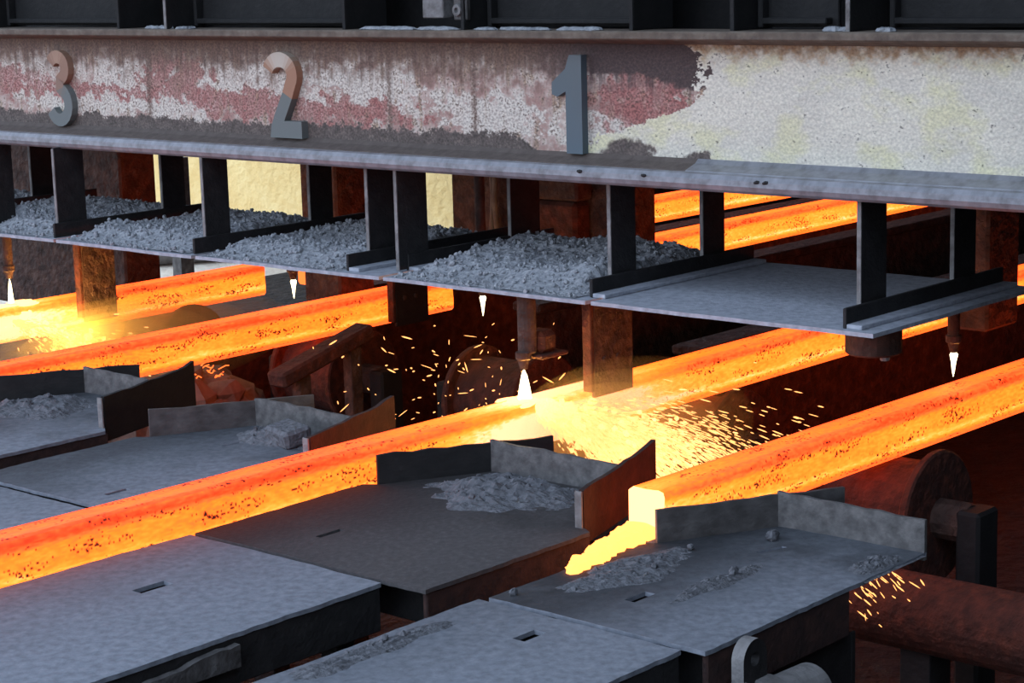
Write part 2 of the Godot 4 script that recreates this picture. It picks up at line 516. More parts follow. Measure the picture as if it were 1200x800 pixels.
func web_paint(z0: float, z1: float) -> Array:
	var w := 2048
	var h := 256
	var data := PackedByteArray()
	data.resize(w * h * 3)
	var hgt := PackedByteArray()
	hgt.resize(w * h)
	var n := FastNoiseLite.new()
	n.seed = 77
	n.frequency = 1.0
	n.fractal_octaves = 5
	n.fractal_gain = 0.6
	var white := Color(0.80, 0.775, 0.725)
	var cream := Color(0.845, 0.825, 0.755)
	var pink := Color(0.62, 0.50, 0.46)
	var red := Color(0.57, 0.36, 0.335)
	var brown := Color(0.36, 0.285, 0.245)
	var mud := Color(0.375, 0.335, 0.31)
	var tan := Color(0.60, 0.47, 0.34)
	for i in w:
		var z := lerpf(z0, z1, (i + 0.5) / w)
		var px := along(z)
		var drip := n.get_noise_2d(z * 30.0, 70.0)
		for j in h:
			# y runs 0 at the top flange to 1 at the lower flange
			var py := (j + 0.5) / h
			var a := n.get_noise_2d(z * 4.0, py * 2.4)
			var b := n.get_noise_2d(z * 17.0 + 50.0, py * 7.0)
			var f := n.get_noise_2d(z * 85.0, py * 34.0 + 9.0)
			var streak := n.get_noise_2d(z * 34.0, py * 1.7 + 70.0)
			var x := px + 46.0 * b + 60.0 * n.get_noise_2d(z * 7.0 + 30.0, py * 4.0) + 9.0 * f
			var y := py + 0.14 * n.get_noise_2d(z * 9.0 + 90.0, py * 4.0) + 0.10 * b + 0.035 * f
			var c: Color
			var side := 824.0 - 135.0 * smoothstep(0.40, 0.86, py) - 20.0 * smoothstep(0.14, 0.0, py) + 22.0 * a + 16.0 * b + 8.0 * f
			var bump := 0.5 + 0.4 * b + 0.2 * f
			if px > side:
				c = cream.lerp(Color(0.80, 0.78, 0.72), clampf(a * 1.3 + 0.35, 0, 1))
				c = c.lerp(Color(0.83, 0.815, 0.62), clampf((n.get_noise_2d(z * 3.0 + 5.0, py * 2.0) - 0.02) * 1.5, 0.0, 0.55))
				c = c.lerp(Color(0.70, 0.68, 0.62), clampf((absf(b) * -3.0 + 0.35) * 0.5, 0.0, 0.3))
				var rust := smoothstep(0.17, 0.0, py + 0.16 * b + 0.03 * f)
				c = c.lerp(tan.lerp(Color(0.40, 0.27, 0.17), clampf(b + f + 0.35, 0, 1)), 0.9 * rust)
				if b + f * 0.5 > 0.60:
					c = c.darkened(0.35)
				bump = 0.5 + 0.55 * absf(n.get_noise_2d(z * 8.0 + 11.0, py * 7.0)) + 0.25 * b + 0.15 * f
			else:
				var pale := 0.50 + 0.9 * a + 1.0 * b + 0.35 * f + 0.5 * streak
				c = pink.lerp(white, clampf(pale, 0.0, 1.0))
				c = c.lerp(tan.lerp(brown, clampf(0.5 + 1.2 * f, 0.0, 1.0)), clampf(1.5 * streak + 1.0 * b + 0.5 * f - 0.08, 0.0, 0.7))
				for p in [[40, 0.36, 36, 0.17], [140, 0.40, 34, 0.20], [285, 0.33, 55, 0.15], [95, 0.66, 80, 0.09], [205, 0.66, 40, 0.12], [440, 0.42, 55, 0.16], [570, 0.62, 70, 0.16], [690, 0.80, 30, 0.22], [760, 0.80, 70, 0.16], [410, 0.34, 40, 0.12], [345, 0.45, 16, 0.25]]:
					c = c.lerp(white.darkened(clampf(0.35 * (f + 0.1), 0.0, 0.3)), clampf(0.88 - 0.6 * f - 0.4 * streak, 0.0, 1.0) * blob(x, y, p[0], p[1], p[2], p[3], 0.2 * f))
				for p in [[10, 0.47, 50, 0.13], [90, 0.54, 60, 0.05], [205, 0.38, 34, 0.20], [175, 0.56, 60, 0.05], [285, 0.62, 62, 0.13], [385, 0.66, 50, 0.12], [440, 0.66, 45, 0.09], [765, 0.42, 62, 0.25], [725, 0.55, 34, 0.16], [805, 0.36, 32, 0.22]]:
					c = c.lerp(red.darkened(clampf(0.5 * f, -0.1, 0.3)), clampf(0.66 + 0.4 * f + 0.6 * a - 0.4 * streak, 0.1, 0.85) * blob(x, y, p[0], p[1], p[2], p[3], 0.25 * f))
				# rust and dirt running down from under the upper flange
				var top := smoothstep(0.40, 0.12, py + 0.16 * b + 0.12 * a - 0.22 * maxf(drip, 0.0) + 0.05 * f)
				var dirt_shade := brown.lerp(Color(0.45, 0.36, 0.29), clampf(streak + 0.5 * f + 0.3, 0.0, 1.0)).lerp(Color(0.275, 0.215, 0.205), smoothstep(600.0, 690.0, px))
				c = c.lerp(dirt_shade.darkened(0.3 * f), 0.92 * top)
				if px > 692.0:
					c = c.lerp(Color(0.27, 0.215, 0.205).darkened(0.2 * f), smoothstep(0.30, 0.26, py - 0.10 * smoothstep(740.0, 820.0, px) + 0.05 * b))
				for seam in [172.0, 456.0, 557.0]:
					c = c.lerp(brown, 0.75 * exp(-pow((px - seam - 2.0 * b) / 3.0, 2.0)) * clampf(0.9 + f, 0.0, 1.0))
				if b * 0.8 + f > 0.52:
					c = c.lerp(brown, 0.65)
			# bare, muddy band over the lower flange
			var line := 0.775 + 0.05 * a
			if px > 600.0:
				line = lerpf(line, 1.08, smoothstep(600.0, 660.0, px + 10.0 * b))
			var low := smoothstep(line - 0.015, line + 0.015, py + 0.05 * b + 0.03 * f)
			for p in [[735, 0.93, 32, 0.16], [822, 0.97, 22, 0.13], [775, 1.0, 60, 0.09]]:
				low = maxf(low, blob(px + 14.0 * b, py + 0.05 * f, p[0], p[1], p[2], p[3], 0.4 * b + 0.5 * f))
			c = c.lerp(mud.darkened(0.25 * (0.3 + b + f)), low)
			c = c.darkened(clampf(0.18 * f, -0.08, 0.15))
			var k := (j * w + i) * 3
			data[k] = int(clampf(c.r, 0, 1) * 255)
			data[k + 1] = int(clampf(c.g, 0, 1) * 255)
			data[k + 2] = int(clampf(c.b, 0, 1) * 255)
			hgt[j * w + i] = int(clampf(bump - 0.25 * low, 0, 1) * 255)
	return [ImageTexture.create_from_image(Image.create_from_data(w, h, false, Image.FORMAT_RGB8, data)), ImageTexture.create_from_image(Image.create_from_data(w, h, false, Image.FORMAT_L8, hgt))]

func numeral(kind: String) -> Array:
	# [outline in (across, up) units of the height, colours]
	var line := []
	if kind == "1":
		var p := PackedVector2Array([Vector2(0.155, 0.0), Vector2(0.335, 0.0), Vector2(0.335, 1.0), Vector2(0.20, 1.0), Vector2(0.155, 0.86), Vector2(0.0, 0.72), Vector2(0.0, 0.60), Vector2(0.06, 0.575), Vector2(0.155, 0.63)])
		return [p, []]
	if kind == "2":
		for i in 15:
			var a := deg_to_rad(lerpf(160.0, -32.0, i / 14.0))
			line.append(Vector2(0.25 + 0.215 * cos(a), 0.735 + 0.185 * sin(a)))
		for q in [Vector2(0.37, 0.50), Vector2(0.29, 0.36), Vector2(0.21, 0.22), Vector2(0.15, 0.10)]:
			line.append(q)
	else:
		for i in 13:
			var a := deg_to_rad(lerpf(150.0, -75.0, i / 12.0))
			line.append(Vector2(0.24 + 0.165 * cos(a), 0.76 + 0.15 * sin(a)))
		for i in 14:
			var a := deg_to_rad(lerpf(82.0, -155.0, i / 13.0))
			line.append(Vector2(0.24 + 0.20 * cos(a), 0.285 + 0.205 * sin(a)))
	return [line, []]

func ribbon(st: SurfaceTool, line: Array, half: float, s: float, o: Vector2, x0: float, x1: float, col: Callable) -> void:
	var L := []
	var R := []
	for i in line.size():
		var a: Vector2 = line[maxi(i - 1, 0)]
		var b: Vector2 = line[mini(i + 1, line.size() - 1)]
		var d := (b - a).normalized()
		var nn := Vector2(-d.y, d.x) * half
		L.append(o + (line[i] + nn) * s)
		R.append(o + (line[i] - nn) * s)
	for i in line.size() - 1:
		var c: Color = col.call((line[i].y + line[i + 1].y) / 2.0)
		var q := [L[i], L[i + 1], R[i + 1], R[i]]
		for e in [[x0, Vector3.LEFT], [x1, Vector3.RIGHT]]:
			quad(st, Vector3(e[0], q[0].y, q[0].x), Vector3(e[0], q[1].y, q[1].x), Vector3(e[0], q[2].y, q[2].x), Vector3(e[0], q[3].y, q[3].x), e[1], c)
		var mid: Vector2 = (q[0] + q[2]) / 2.0
		for e in [[L[i], L[i + 1]], [R[i], R[i + 1]]]:
			var m: Vector2 = (e[0] + e[1]) / 2.0 - mid
			quad(st, Vector3(x0, e[0].y, e[0].x), Vector3(x0, e[1].y, e[1].x), Vector3(x1, e[1].y, e[1].x), Vector3(x1, e[0].y, e[0].x), Vector3(0, m.y, m.x), c)
	for e in [[0, 1], [line.size() - 1, line.size() - 2]]:
		var d: Vector2 = line[e[0]] - line[e[1]]
		quad(st, Vector3(x0, L[e[0]].y, L[e[0]].x), Vector3(x0, R[e[0]].y, R[e[0]].x), Vector3(x1, R[e[0]].y, R[e[0]].x), Vector3(x1, L[e[0]].y, L[e[0]].x), Vector3(0, d.y, d.x), col.call(line[e[0]].y))

# ---------------------------------------------------------------- scene
func _ready() -> void:
	rng.seed = 20
	noise.seed = 5
	noise.frequency = 0.01
	# camera
	var cam := Camera3D.new()
	cam.name = "camera"
	cam.transform = Transform3D(Basis(Vector3(0.6615, -0.0268, 0.7495), Vector3(0.1556, 0.9825, -0.1022), Vector3(-0.7336, 0.1842, 0.6541)).orthonormalized(), Vector3(0, 2.24, 0))
	cam.fov = 18.924
	cam.near = 0.1
	cam.far = 200.0
	add_child(cam)
	cam.current = true
	# sky and exposure
	var env := Environment.new()
	env.background_mode = Environment.BG_SKY
	var sky := Sky.new()
	var sm := ProceduralSkyMaterial.new()
	sm.sky_top_color = Color(0.80, 0.88, 1.0)
	sm.sky_horizon_color = Color(0.93, 0.95, 1.0)
	sm.ground_bottom_color = Color(0.30, 0.28, 0.26)
	sm.ground_horizon_color = Color(0.45, 0.43, 0.41)
	sm.sky_energy_multiplier = 1.5
	sm.sun_angle_max = 1.0
	sky.sky_material = sm
	env.sky = sky
	env.tonemap_mode = Environment.TONE_MAPPER_LINEAR
	env.tonemap_exposure = 1.0
	env.volumetric_fog_enabled = true
	env.volumetric_fog_density = 0.0
	env.sdfgi_enabled = true
	env.ssao_enabled = true
	env.ssil_enabled = true
	var we := WorldEnvironment.new()
	we.name = "environment"
	we.environment = env
	add_child(we)
	materials()
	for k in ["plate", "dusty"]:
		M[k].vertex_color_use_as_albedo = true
	setting()
	beam()
	walkway()
	strands()
	trays()
	torches()
	rollers()
	background()
	loose()
	sparks()
	haze()

func haze() -> void:
	for h in [["glowing yellow smoke round the cut below the sparking torch", Vector3(4.99, 0.75, -3.95), Vector3(0.95, 0.46, 0.68), 0.55], ["pale yellow smoke drifting between the two far billets at left", Vector3(5.35, 0.66, -6.92), Vector3(1.7, 0.42, 0.70), 0.8]]:
		var o := thing("glowing_smoke", h[0], "smoke", h[1])
		o.set_meta("kind", "stuff")
		for k in 4:
			var f := FogVolume.new()
			f.name = "smoke_puff"
			f.shape = RenderingServer.FOG_VOLUME_SHAPE_ELLIPSOID
			f.size = h[2] * (1.0 - 0.21 * k)
			f.position = Vector3(-0.035, 0.012, -0.02) * k
			var m := FogMaterial.new()
			m.albedo = Color(1.0, 0.90, 0.58)
			m.density = h[3] * (0.45 + 0.55 * k)
			f.material = m
			o.add_child(f, true)

func setting() -> void:
	struct("floor", boxm(-6, 18, -0.25, 0.0, -11.2, 2.8), M.ground)
	struct("floor_yard", boxm(-6, 30, -0.27, -0.02, -30, -11.2), M.yard)
	struct("roof", boxm(2.6, 18.5, 5.6, 5.9, -11.4, 2.8), M.dark)
	struct("wall_right_added", boxm(-4.0, 18.5, 0.0, 5.6, 2.5, 2.8), M.dark)  # unseen wall, added to block sky light from the right
	struct("wall_left", boxm(12.6, 18.4, 0.0, 5.6, -11.4, -11.2), M.brown)
	struct("wall_back", boxm(18.0, 18.4, 0.0, 5.6, -11.2, 2.5), M.brown)

func beam() -> void:
	var zl := -9.0
	var zr := -1.7
	var b := thing("crane_beam", "long painted steel beam with flaking white and red paint and numbers 3 2 1", "beam", Vector3(0, 0, 0))
	# web with its paint
	var tex := web_paint(zl, zr)
	var m := StandardMaterial3D.new()
	m.albedo_texture = tex[0]
	m.roughness = 0.75
	m.heightmap_enabled = false
	m.normal_enabled = true
	m.normal_scale = 0.5
	var im: Image = tex[1].get_image()
	var nm := im.duplicate() as Image
	nm.convert(Image.FORMAT_RGBA8)
	nm.bump_map_to_normal_map(3.0)
	m.normal_texture = ImageTexture.create_from_image(nm)
	var st := begin()
	var yb := 1.592
	var yt := 1.990
	for e in [[4.94, Vector3.LEFT], [4.956, Vector3.RIGHT]]:
		var n := 24
		for i in n:
			var za := lerpf(zl, zr, float(i) / n)
			var zb := lerpf(zl, zr, float(i + 1) / n)
			var q := [Vector3(e[0], yb, za), Vector3(e[0], yt, za), Vector3(e[0], yt, zb), Vector3(e[0], yb, zb)]
			var uv := [Vector2(float(i) / n, 1), Vector2(float(i) / n, 0), Vector2(float(i + 1) / n, 0), Vector2(float(i + 1) / n, 1)]
			var order := [0, 1, 2, 0, 2, 3]
			if (q[1] - q[0]).cross(q[2] - q[0]).dot(e[1]) > 0.0:
				order = [0, 2, 1, 0, 3, 2]
			for o in order:
				st.set_normal(e[1])
				st.set_uv(uv[o])
				st.add_vertex(q[o])
	st.generate_tangents()
	obj("web", st, m, b)
	# flanges with rounded lips
	var low := begin()
	profile_z(low, PackedVector2Array([Vector2(4.868, 1.548), Vector2(4.858, 1.556), Vector2(4.853, 1.570), Vector2(4.855, 1.586), Vector2(4.863, 1.599), Vector2(4.872, 1.603), Vector2(5.03, 1.603), Vector2(5.04, 1.59), Vector2(5.04, 1.556), Vector2(5.03, 1.548)]), zl, zr)
	obj("lower_flange", low, M.rail, b)
	for e in [[zl, -3.64, M.mud], [-3.64, zr, M.rail]]:
		var fil := begin()
		profile_z(fil, PackedVector2Array([Vector2(4.874, 1.6025), Vector2(4.876, 1.606), Vector2(4.925, 1.622), Vector2(4.942, 1.636), Vector2(4.942, 1.6025)]), e[0], e[1])
		obj("flange_root", fil, e[2], b)
	var up := begin()
	profile_z(up, PackedVector2Array([Vector2(4.862, 1.988), Vector2(4.858, 1.992), Vector2(4.858, 2.010), Vector2(4.862, 2.014), Vector2(5.03, 2.014), Vector2(5.034, 2.010), Vector2(5.034, 1.992), Vector2(5.03, 1.988), Vector2(4.96, 1.972), Vector2(4.935, 1.972)]), zl, zr)
	obj("upper_flange", up, M.tan, b)
	# dents and weld drips on the lower lip
	for z in [-4.03, -3.78, -3.37, -3.34]:
		var w := begin()
		lump(w, Vector3(4.855, 1.585, z), Vector3(0.006, 0.006, 0.012), z, 4, 6)
		obj("weld_spatter", w, M.dark, b)
	# numerals welded on
	var nmat := StandardMaterial3D.new()
	nmat.vertex_color_use_as_albedo = true
	nmat.vertex_color_is_srgb = true
	nmat.roughness = 0.7
	var rusty := Color(0.55, 0.43, 0.36)
	var green := Color(0.40, 0.43, 0.42)
	var n1 := begin()
	var poly := PackedVector2Array()
	for p in numeral("1")[0]:
		poly.append(Vector2(-4.184, 1.632) + p * Vector2(0.36, 0.306))
	var cc := PackedColorArray()
	for p in poly:
		cc.append(Color(0.33, 0.39, 0.42).lerp(Color(0.38, 0.39, 0.38), clampf((p.y - 1.75) * 3.0, 0, 1)))
	plate_x(n1, poly, 4.912, 4.94, cc)
	obj("numeral", n1, nmat, b).set_meta("label", "grey-blue steel numeral 1")
	var n2 := begin()
	ribbon(n2, numeral("2")[0], 0.088, 0.30, Vector2(-5.520, 1.632), 4.910, 4.94, func(t: float) -> Color: return green.lerp(Color(0.60, 0.45, 0.36), smoothstep(0.42, 0.55, t)).lerp(Color(0.72, 0.68, 0.62), smoothstep(0.80, 0.92, t)))
	for p in [Vector2(0.0, 0.0)]:
		var foot := PackedVector2Array()
		var fc := PackedColorArray()
		for q in [Vector2(0.05, 0.0), Vector2(0.60, 0.0), Vector2(0.60, 0.20), Vector2(0.30, 0.20), Vector2(0.14, 0.24), Vector2(0.08, 0.16)]:
			foot.append(Vector2(-5.520, 1.632) + q * 0.30)
			fc.append(green)
		plate_x(n2, foot, 4.9095, 4.94, fc)
	obj("numeral", n2, nmat, b).set_meta("label", "rusty and grey steel numeral 2")
	var n3 := begin()
	ribbon(n3, numeral("3")[0], 0.085, 0.30, Vector2(-6.82, 1.630), 4.912, 4.94, func(t: float) -> Color: return green.lerp(rusty, smoothstep(0.40, 0.6, t)).lerp(Color(0.66, 0.55, 0.46), smoothstep(0.85, 0.95, t)))
	obj("numeral", n3, nmat, b).set_meta("label", "rusty and grey steel numeral 3")
	# the frame that stands on the beam
	var f := thing("upper_frame", "dark steel framework of panels and stiffeners standing on the painted beam", "frame")
	for z in [-6.33, -6.02, -5.10, -4.55, -3.86, -3.49, -3.085, -2.30, -7.2]:
		var bright: bool = z in [-6.02, -3.085]
		obj("stiffener", boxm(4.875 if bright else 4.90, 5.10, 2.014, 3.2, z, z + 0.014), M.black, f)
		obj("stiffener_edge", boxm(4.872 if bright else 4.897, 4.876 if bright else 4.901, 2.014, 3.2, z, z + 0.014, 0.001), M.lip if bright else M.black, f)  # pale edges hold the light of the front faces
	for e in [[-7.18, -6.35], [-6.0, -5.115], [-4.53, -3.87], [-3.47, -3.2], [-3.03, -2.32]]:
		obj("panel", boxm(5.02, 5.035, 2.02, 3.2, e[0], e[1]), M.black, f)
		obj("panel_rail", boxm(4.985, 5.02, 2.030, 2.048, e[0] + 0.03, e[1] - 0.02), M.black, f)
		obj("panel_rail", boxm(4.985, 5.02, 2.02, 3.2, e[0] + 0.015, e[0] + 0.032), M.black, f)
	obj("back_panel", boxm(5.30, 5.32, 2.0, 3.2, zl, zr), M.black, f)
	obj("bracket", boxm(4.90, 4.98, 2.052, 2.4, -4.723, -4.630), M.lip, f)
	var lug := obj("lug", boxm(4.905, 4.925, 2.045, 2.4, -4.588, -4.530), M.steel, f)
	var bolt := begin()
	lathe(bolt, Vector3(4.905, 2.077, -4.565), Vector3.LEFT, [Vector2(0, 0.018), Vector2(0.006, 0.020), Vector2(0.012, 0.018), Vector2(0.012, 0.009), Vector2(0.002, 0.008), Vector2(0.002, 0)], 16)
	obj("bolt_ring", bolt, M.lip, lug)
	for e in [[-6.15, -6.03, 0.010], [-5.96, -5.9, 0.008], [-3.16, -3.09, 0.012], [-5.0, -4.6, 0.010], [-4.45, -4.2, 0.008], [-4.12, -3.98, 0.010], [-3.0, -2.95, 0.01]]:
		var ds := begin()
		for k in 7:
			lump(ds, Vector3(4.885 + rng.randf() * 0.03, 2.016, rng.randf_range(e[0], e[1])), Vector3(0.018, e[2], (e[1] - e[0]) * 0.16 + 0.01), k + e[0], 4, 7)
		var dd := obj("scale_dust", ds, M.gravel)
		dd.set_meta("kind", "stuff")
		dd.set_meta("label", "grey scale dust lying on the upper flange of the beam")
		dd.set_meta("category", "dust")
		dd.set_meta("group", "scale dust on the beam's upper flange")
	var b2 := thing("rear_beam", "second plain steel beam behind the painted one carrying the rear hangers", "beam")
	obj("web", boxm(5.47, 5.49, 1.60, 1.97, zl, zr), M.dark, b2)
	obj("lower_flange", boxm(5.40, 5.57, 1.55, 1.60, zl, zr), M.dark, b2)
	obj("upper_flange", boxm(5.40, 5.57, 1.97, 2.0, zl, zr), M.dark, b2)

func walkway() -> void:
	# [right edge, left edge, gravel height]
	var secs := [[-2.93, -3.93, 0.0], [-3.95, -4.83, 0.085], [-4.85, -5.80, 0.075], [-5.82, -6.64, 0.07], [-6.66, -7.55, 0.07], [-7.57, -8.4, 0.06]]
	var words := ["bare hanging deck section at the clean right end of the walkway", "hanging deck section heaped with gravel left of the bare deck", "hanging deck section under the numeral 2 with stepped angle bars", "hanging deck section with gravel in front of the cream wall", "hanging deck section with gravel under the numeral 3", "hanging deck section cut off by the left picture edge"]
	for k in secs.size():
		var zr: float = secs[k][0]
		var zl: float = secs[k][1]
		var s := thing("hanging_deck", words[k], "platform", Vector3.ZERO, "hanging deck sections under the beam")
		var idn := func(p: Vector2) -> Vector2: return p
		var back := 5.72
		var pl := obj("deck_plate", deck(cuts(4.775, back, 0.09, []), cuts(zl, zr, 0.09, []), [], PLAT - 0.012, PLAT, idn, 0.0025), M.deck, s)
		pl.set_meta("label", "thin steel floor plate")
		var zs := [zr - 0.115] if k == 0 else [zr - 0.03]
		if k == 2:
			zs = [zr - 0.19, zr - 0.02]
		if k == 3:
			zs = [zr - 0.02]
		for z in zs:
			var x0: float = [4.80, 4.83, 4.81, 4.80, 4.80, 4.80][k]
			if k == 2 and z > zr - 0.1:
				x0 = 4.93
			obj("angle_bar", boxm(x0, 5.70, PLAT, PLAT + 0.057, z, z + 0.012, 0.002), M.dark, s)
			if k < 3:
				obj("angle_foot", boxm(x0, 5.70, PLAT, PLAT + 0.013, z + 0.012, z + 0.062, 0.002), M.deck, s)
		# hangers: flat bars, front and rear
		var zf: float = zs[0]
		var hang := []
		match k:
			0: hang = [[4.90, 5.035, zf - 0.016, M.lip], [5.42, 5.55, zf - 0.016, M.lip]]
			1: hang = [[4.945, 5.07, zf - 0.016, M.lip], [5.43, 5.55, zf - 0.016, M.lip]]
			2: hang = [[4.93, 5.06, zf - 0.016, M.lip], [4.89, 5.035, zf + 0.165, M.lip], [5.46, 5.62, zf + 0.17, M.lip]]
			3: hang = [[4.87, 4.99, zf - 0.016, M.lip], [5.40, 5.52, zf - 0.016, M.lip]]
			4: hang = [[4.83, 4.97, zf - 0.016, M.lip], [5.36, 5.48, zf - 0.016, M.lip], [4.86, 4.97, zf - 0.50, M.lip]]
			5: hang = [[4.90, 5.03, zf - 0.10, M.lip], [5.42, 5.55, zf - 0.10, M.lip]]
		for h in hang:
			var g := obj("hanger", boxm(h[0], h[1], PLAT + 0.005, 1.552, h[2], h[2] + 0.014, 0.002), M.dark, s)
			obj("lit_edge", boxm(h[0] - 0.003, h[0] + 0.001, PLAT + 0.005, 1.548, h[2], h[2] + 0.014, 0.0005), h[3], g)  # pale strip: light on the front edge put into the material
		# gravel heap
		if secs[k][2] > 0.0:
			heap(zl + 0.02, zs[0] - 0.03 if k != 2 else zs[0] - 0.02, secs[k][2], k)

func heap(z0: float, z1: float, hgt: float, k: int) -> void:
	var st := begin()
	var nx := 46
	var nz := 46
	var pts := []
	for i in nx + 1:
		var row := []
		for j in nz + 1:
			var u := float(i) / nx
			var v := float(j) / nz
			var x := lerpf(4.79, 5.66, u)
			var z := lerpf(z0, z1, v)
			var env := smoothstep(0.0, 0.22, u + 0.06 * noise.get_noise_2d(z * 300.0, k * 50.0)) * smoothstep(0.0, 0.10, v) * smoothstep(1.0, 0.90, v) * smoothstep(1.0, 0.8, u)
			env *= 0.65 + 0.5 * noise.get_noise_2d(x * 120.0 + k * 40.0, z * 120.0)
			var y := PLAT + 0.001 + hgt * env + env * 0.02 * noise.get_noise_2d(x * 1500.0, z * 1500.0) + env * rng.randf_range(-0.004, 0.004)
			row.append(Vector3(x, y, z))
		pts.append(row)
	for i in nx:
		for j in nz:
			quad(st, pts[i][j], pts[i + 1][j], pts[i + 1][j + 1], pts[i][j + 1], Vector3.UP)
	var g := obj("gravel_heap", st, M.gravel)
	g.set_meta("kind", "stuff")
	g.set_meta("category", "gravel")
	g.set_meta("label", {1: "blue-grey gravel heaped on the deck left of the bare section", 2: "blue-grey gravel heaped behind the stepped angle bars under numeral 2", 3: "blue-grey gravel heaped in front of the cream wall", 4: "blue-grey gravel heaped under the numeral 3", 5: "blue-grey gravel at the left picture edge of the walkway", 9: "thin spill of gravel along the front edge beside the bare deck"}[k])
	# loose stones on it
	var s := begin()
	lump(s, Vector3.ZERO, Vector3(1, 0.75, 0.9), 3.3 + k, 4, 6)
	var mm := MultiMesh.new()
	mm.transform_format = MultiMesh.TRANSFORM_3D
	mm.mesh = s.commit()
	var n := 1500 if k != 9 else 250
	mm.instance_count = n
	for i in n:
		var a := rng.randi_range(0, nx)
		var b := rng.randi_range(1, nz - 1)
		var p: Vector3 = pts[a][b]
		var r := 0.003 + 0.0085 * pow(rng.randf(), 3.0)
		mm.set_instance_transform(i, Transform3D(Basis.from_euler(Vector3(rng.randf() * TAU, rng.randf() * TAU, rng.randf() * TAU)).scaled(Vector3.ONE * r), p + Vector3(rng.randf_range(-0.008, 0.008), r * 0.4, rng.randf_range(-0.008, 0.008))))
	var mi := MultiMeshInstance3D.new()
	mi.name = "stone"
	mi.multimesh = mm
	mi.material_override = M.gravel
	mi.set_meta("kind", "stuff")
	g.add_child(mi, true)

func strands() -> void:
	var g := "glowing billets"
	var spec := [
		["billet", "nearest glowing billet whose yellow-white cut end faces the front tray", 4.165, 8.4, -3.30, -3.18, 3, func(x: float) -> float: return 0.20 * exp(-(x - 4.165) * 5.0) + 0.01, 0.16, func(x: float) -> float: return 0.012 * (x - 5.0)],
		["billet", "glowing billet being cut by the sparking torch, second nearest", 1.7, 9.3, -4.31, -4.19, 4, func(x: float) -> float: return 0.40 * exp(-pow((x - 4.95) / 0.50, 2.0)) + 0.05 * smoothstep(4.4, 6.0, x) - 0.02, 0.15, func(x: float) -> float: return -0.022 * maxf(5.4 - x, 0.0) + 0.018],
		["billet", "glowing billet running behind the left trays and ending beside the black shield", 1.6, 6.56, -6.31, -6.19, 5, func(x: float) -> float: return 0.0 + 0.06 * smoothstep(6.5, 8.0, x), 0.17, func(x: float) -> float: return minf(-0.016 * (x - 5.5) + 0.015, 0.028)],
		["billet", "glowing billet seen between the hangers above the clean deck, nearer of the two there", 7.4, 14.0, -6.31, -6.19, 9, func(_x: float) -> float: return 0.06, 0.15, func(x: float) -> float: return -0.016 * (x - 5.5) + 0.015],
		["billet", "farthest glowing billet, bright yellow at the left where it is cut", 2.2, 6.38, -7.39, -7.27, 6, func(x: float) -> float: return 0.32 * exp(-pow((x - 4.9) / 0.45, 2.0)) + 0.01, 0.22, func(_x: float) -> float: return 0.03],
		["billet", "glowing billet seen between the hangers above the clean deck, farther of the two there", 6.7, 14.0, -7.39, -7.27, 8, func(_x: float) -> float: return 0.05, 0.16, func(_x: float) -> float: return 0.03]]
	for s in spec:
		var o := thing("glowing_billet", s[1], "billet", Vector3.ZERO, g)
		var tex := billet_tex(s[6], s[2], s[3], int(minf(2048, (s[3] - s[2]) * 420.0)), s[7], s[8])
		billet(s[2], s[3], s[4], s[5], billet_mat(tex, GLOW), M.hot if s[6] == 3 else M.ember, o, s[9])

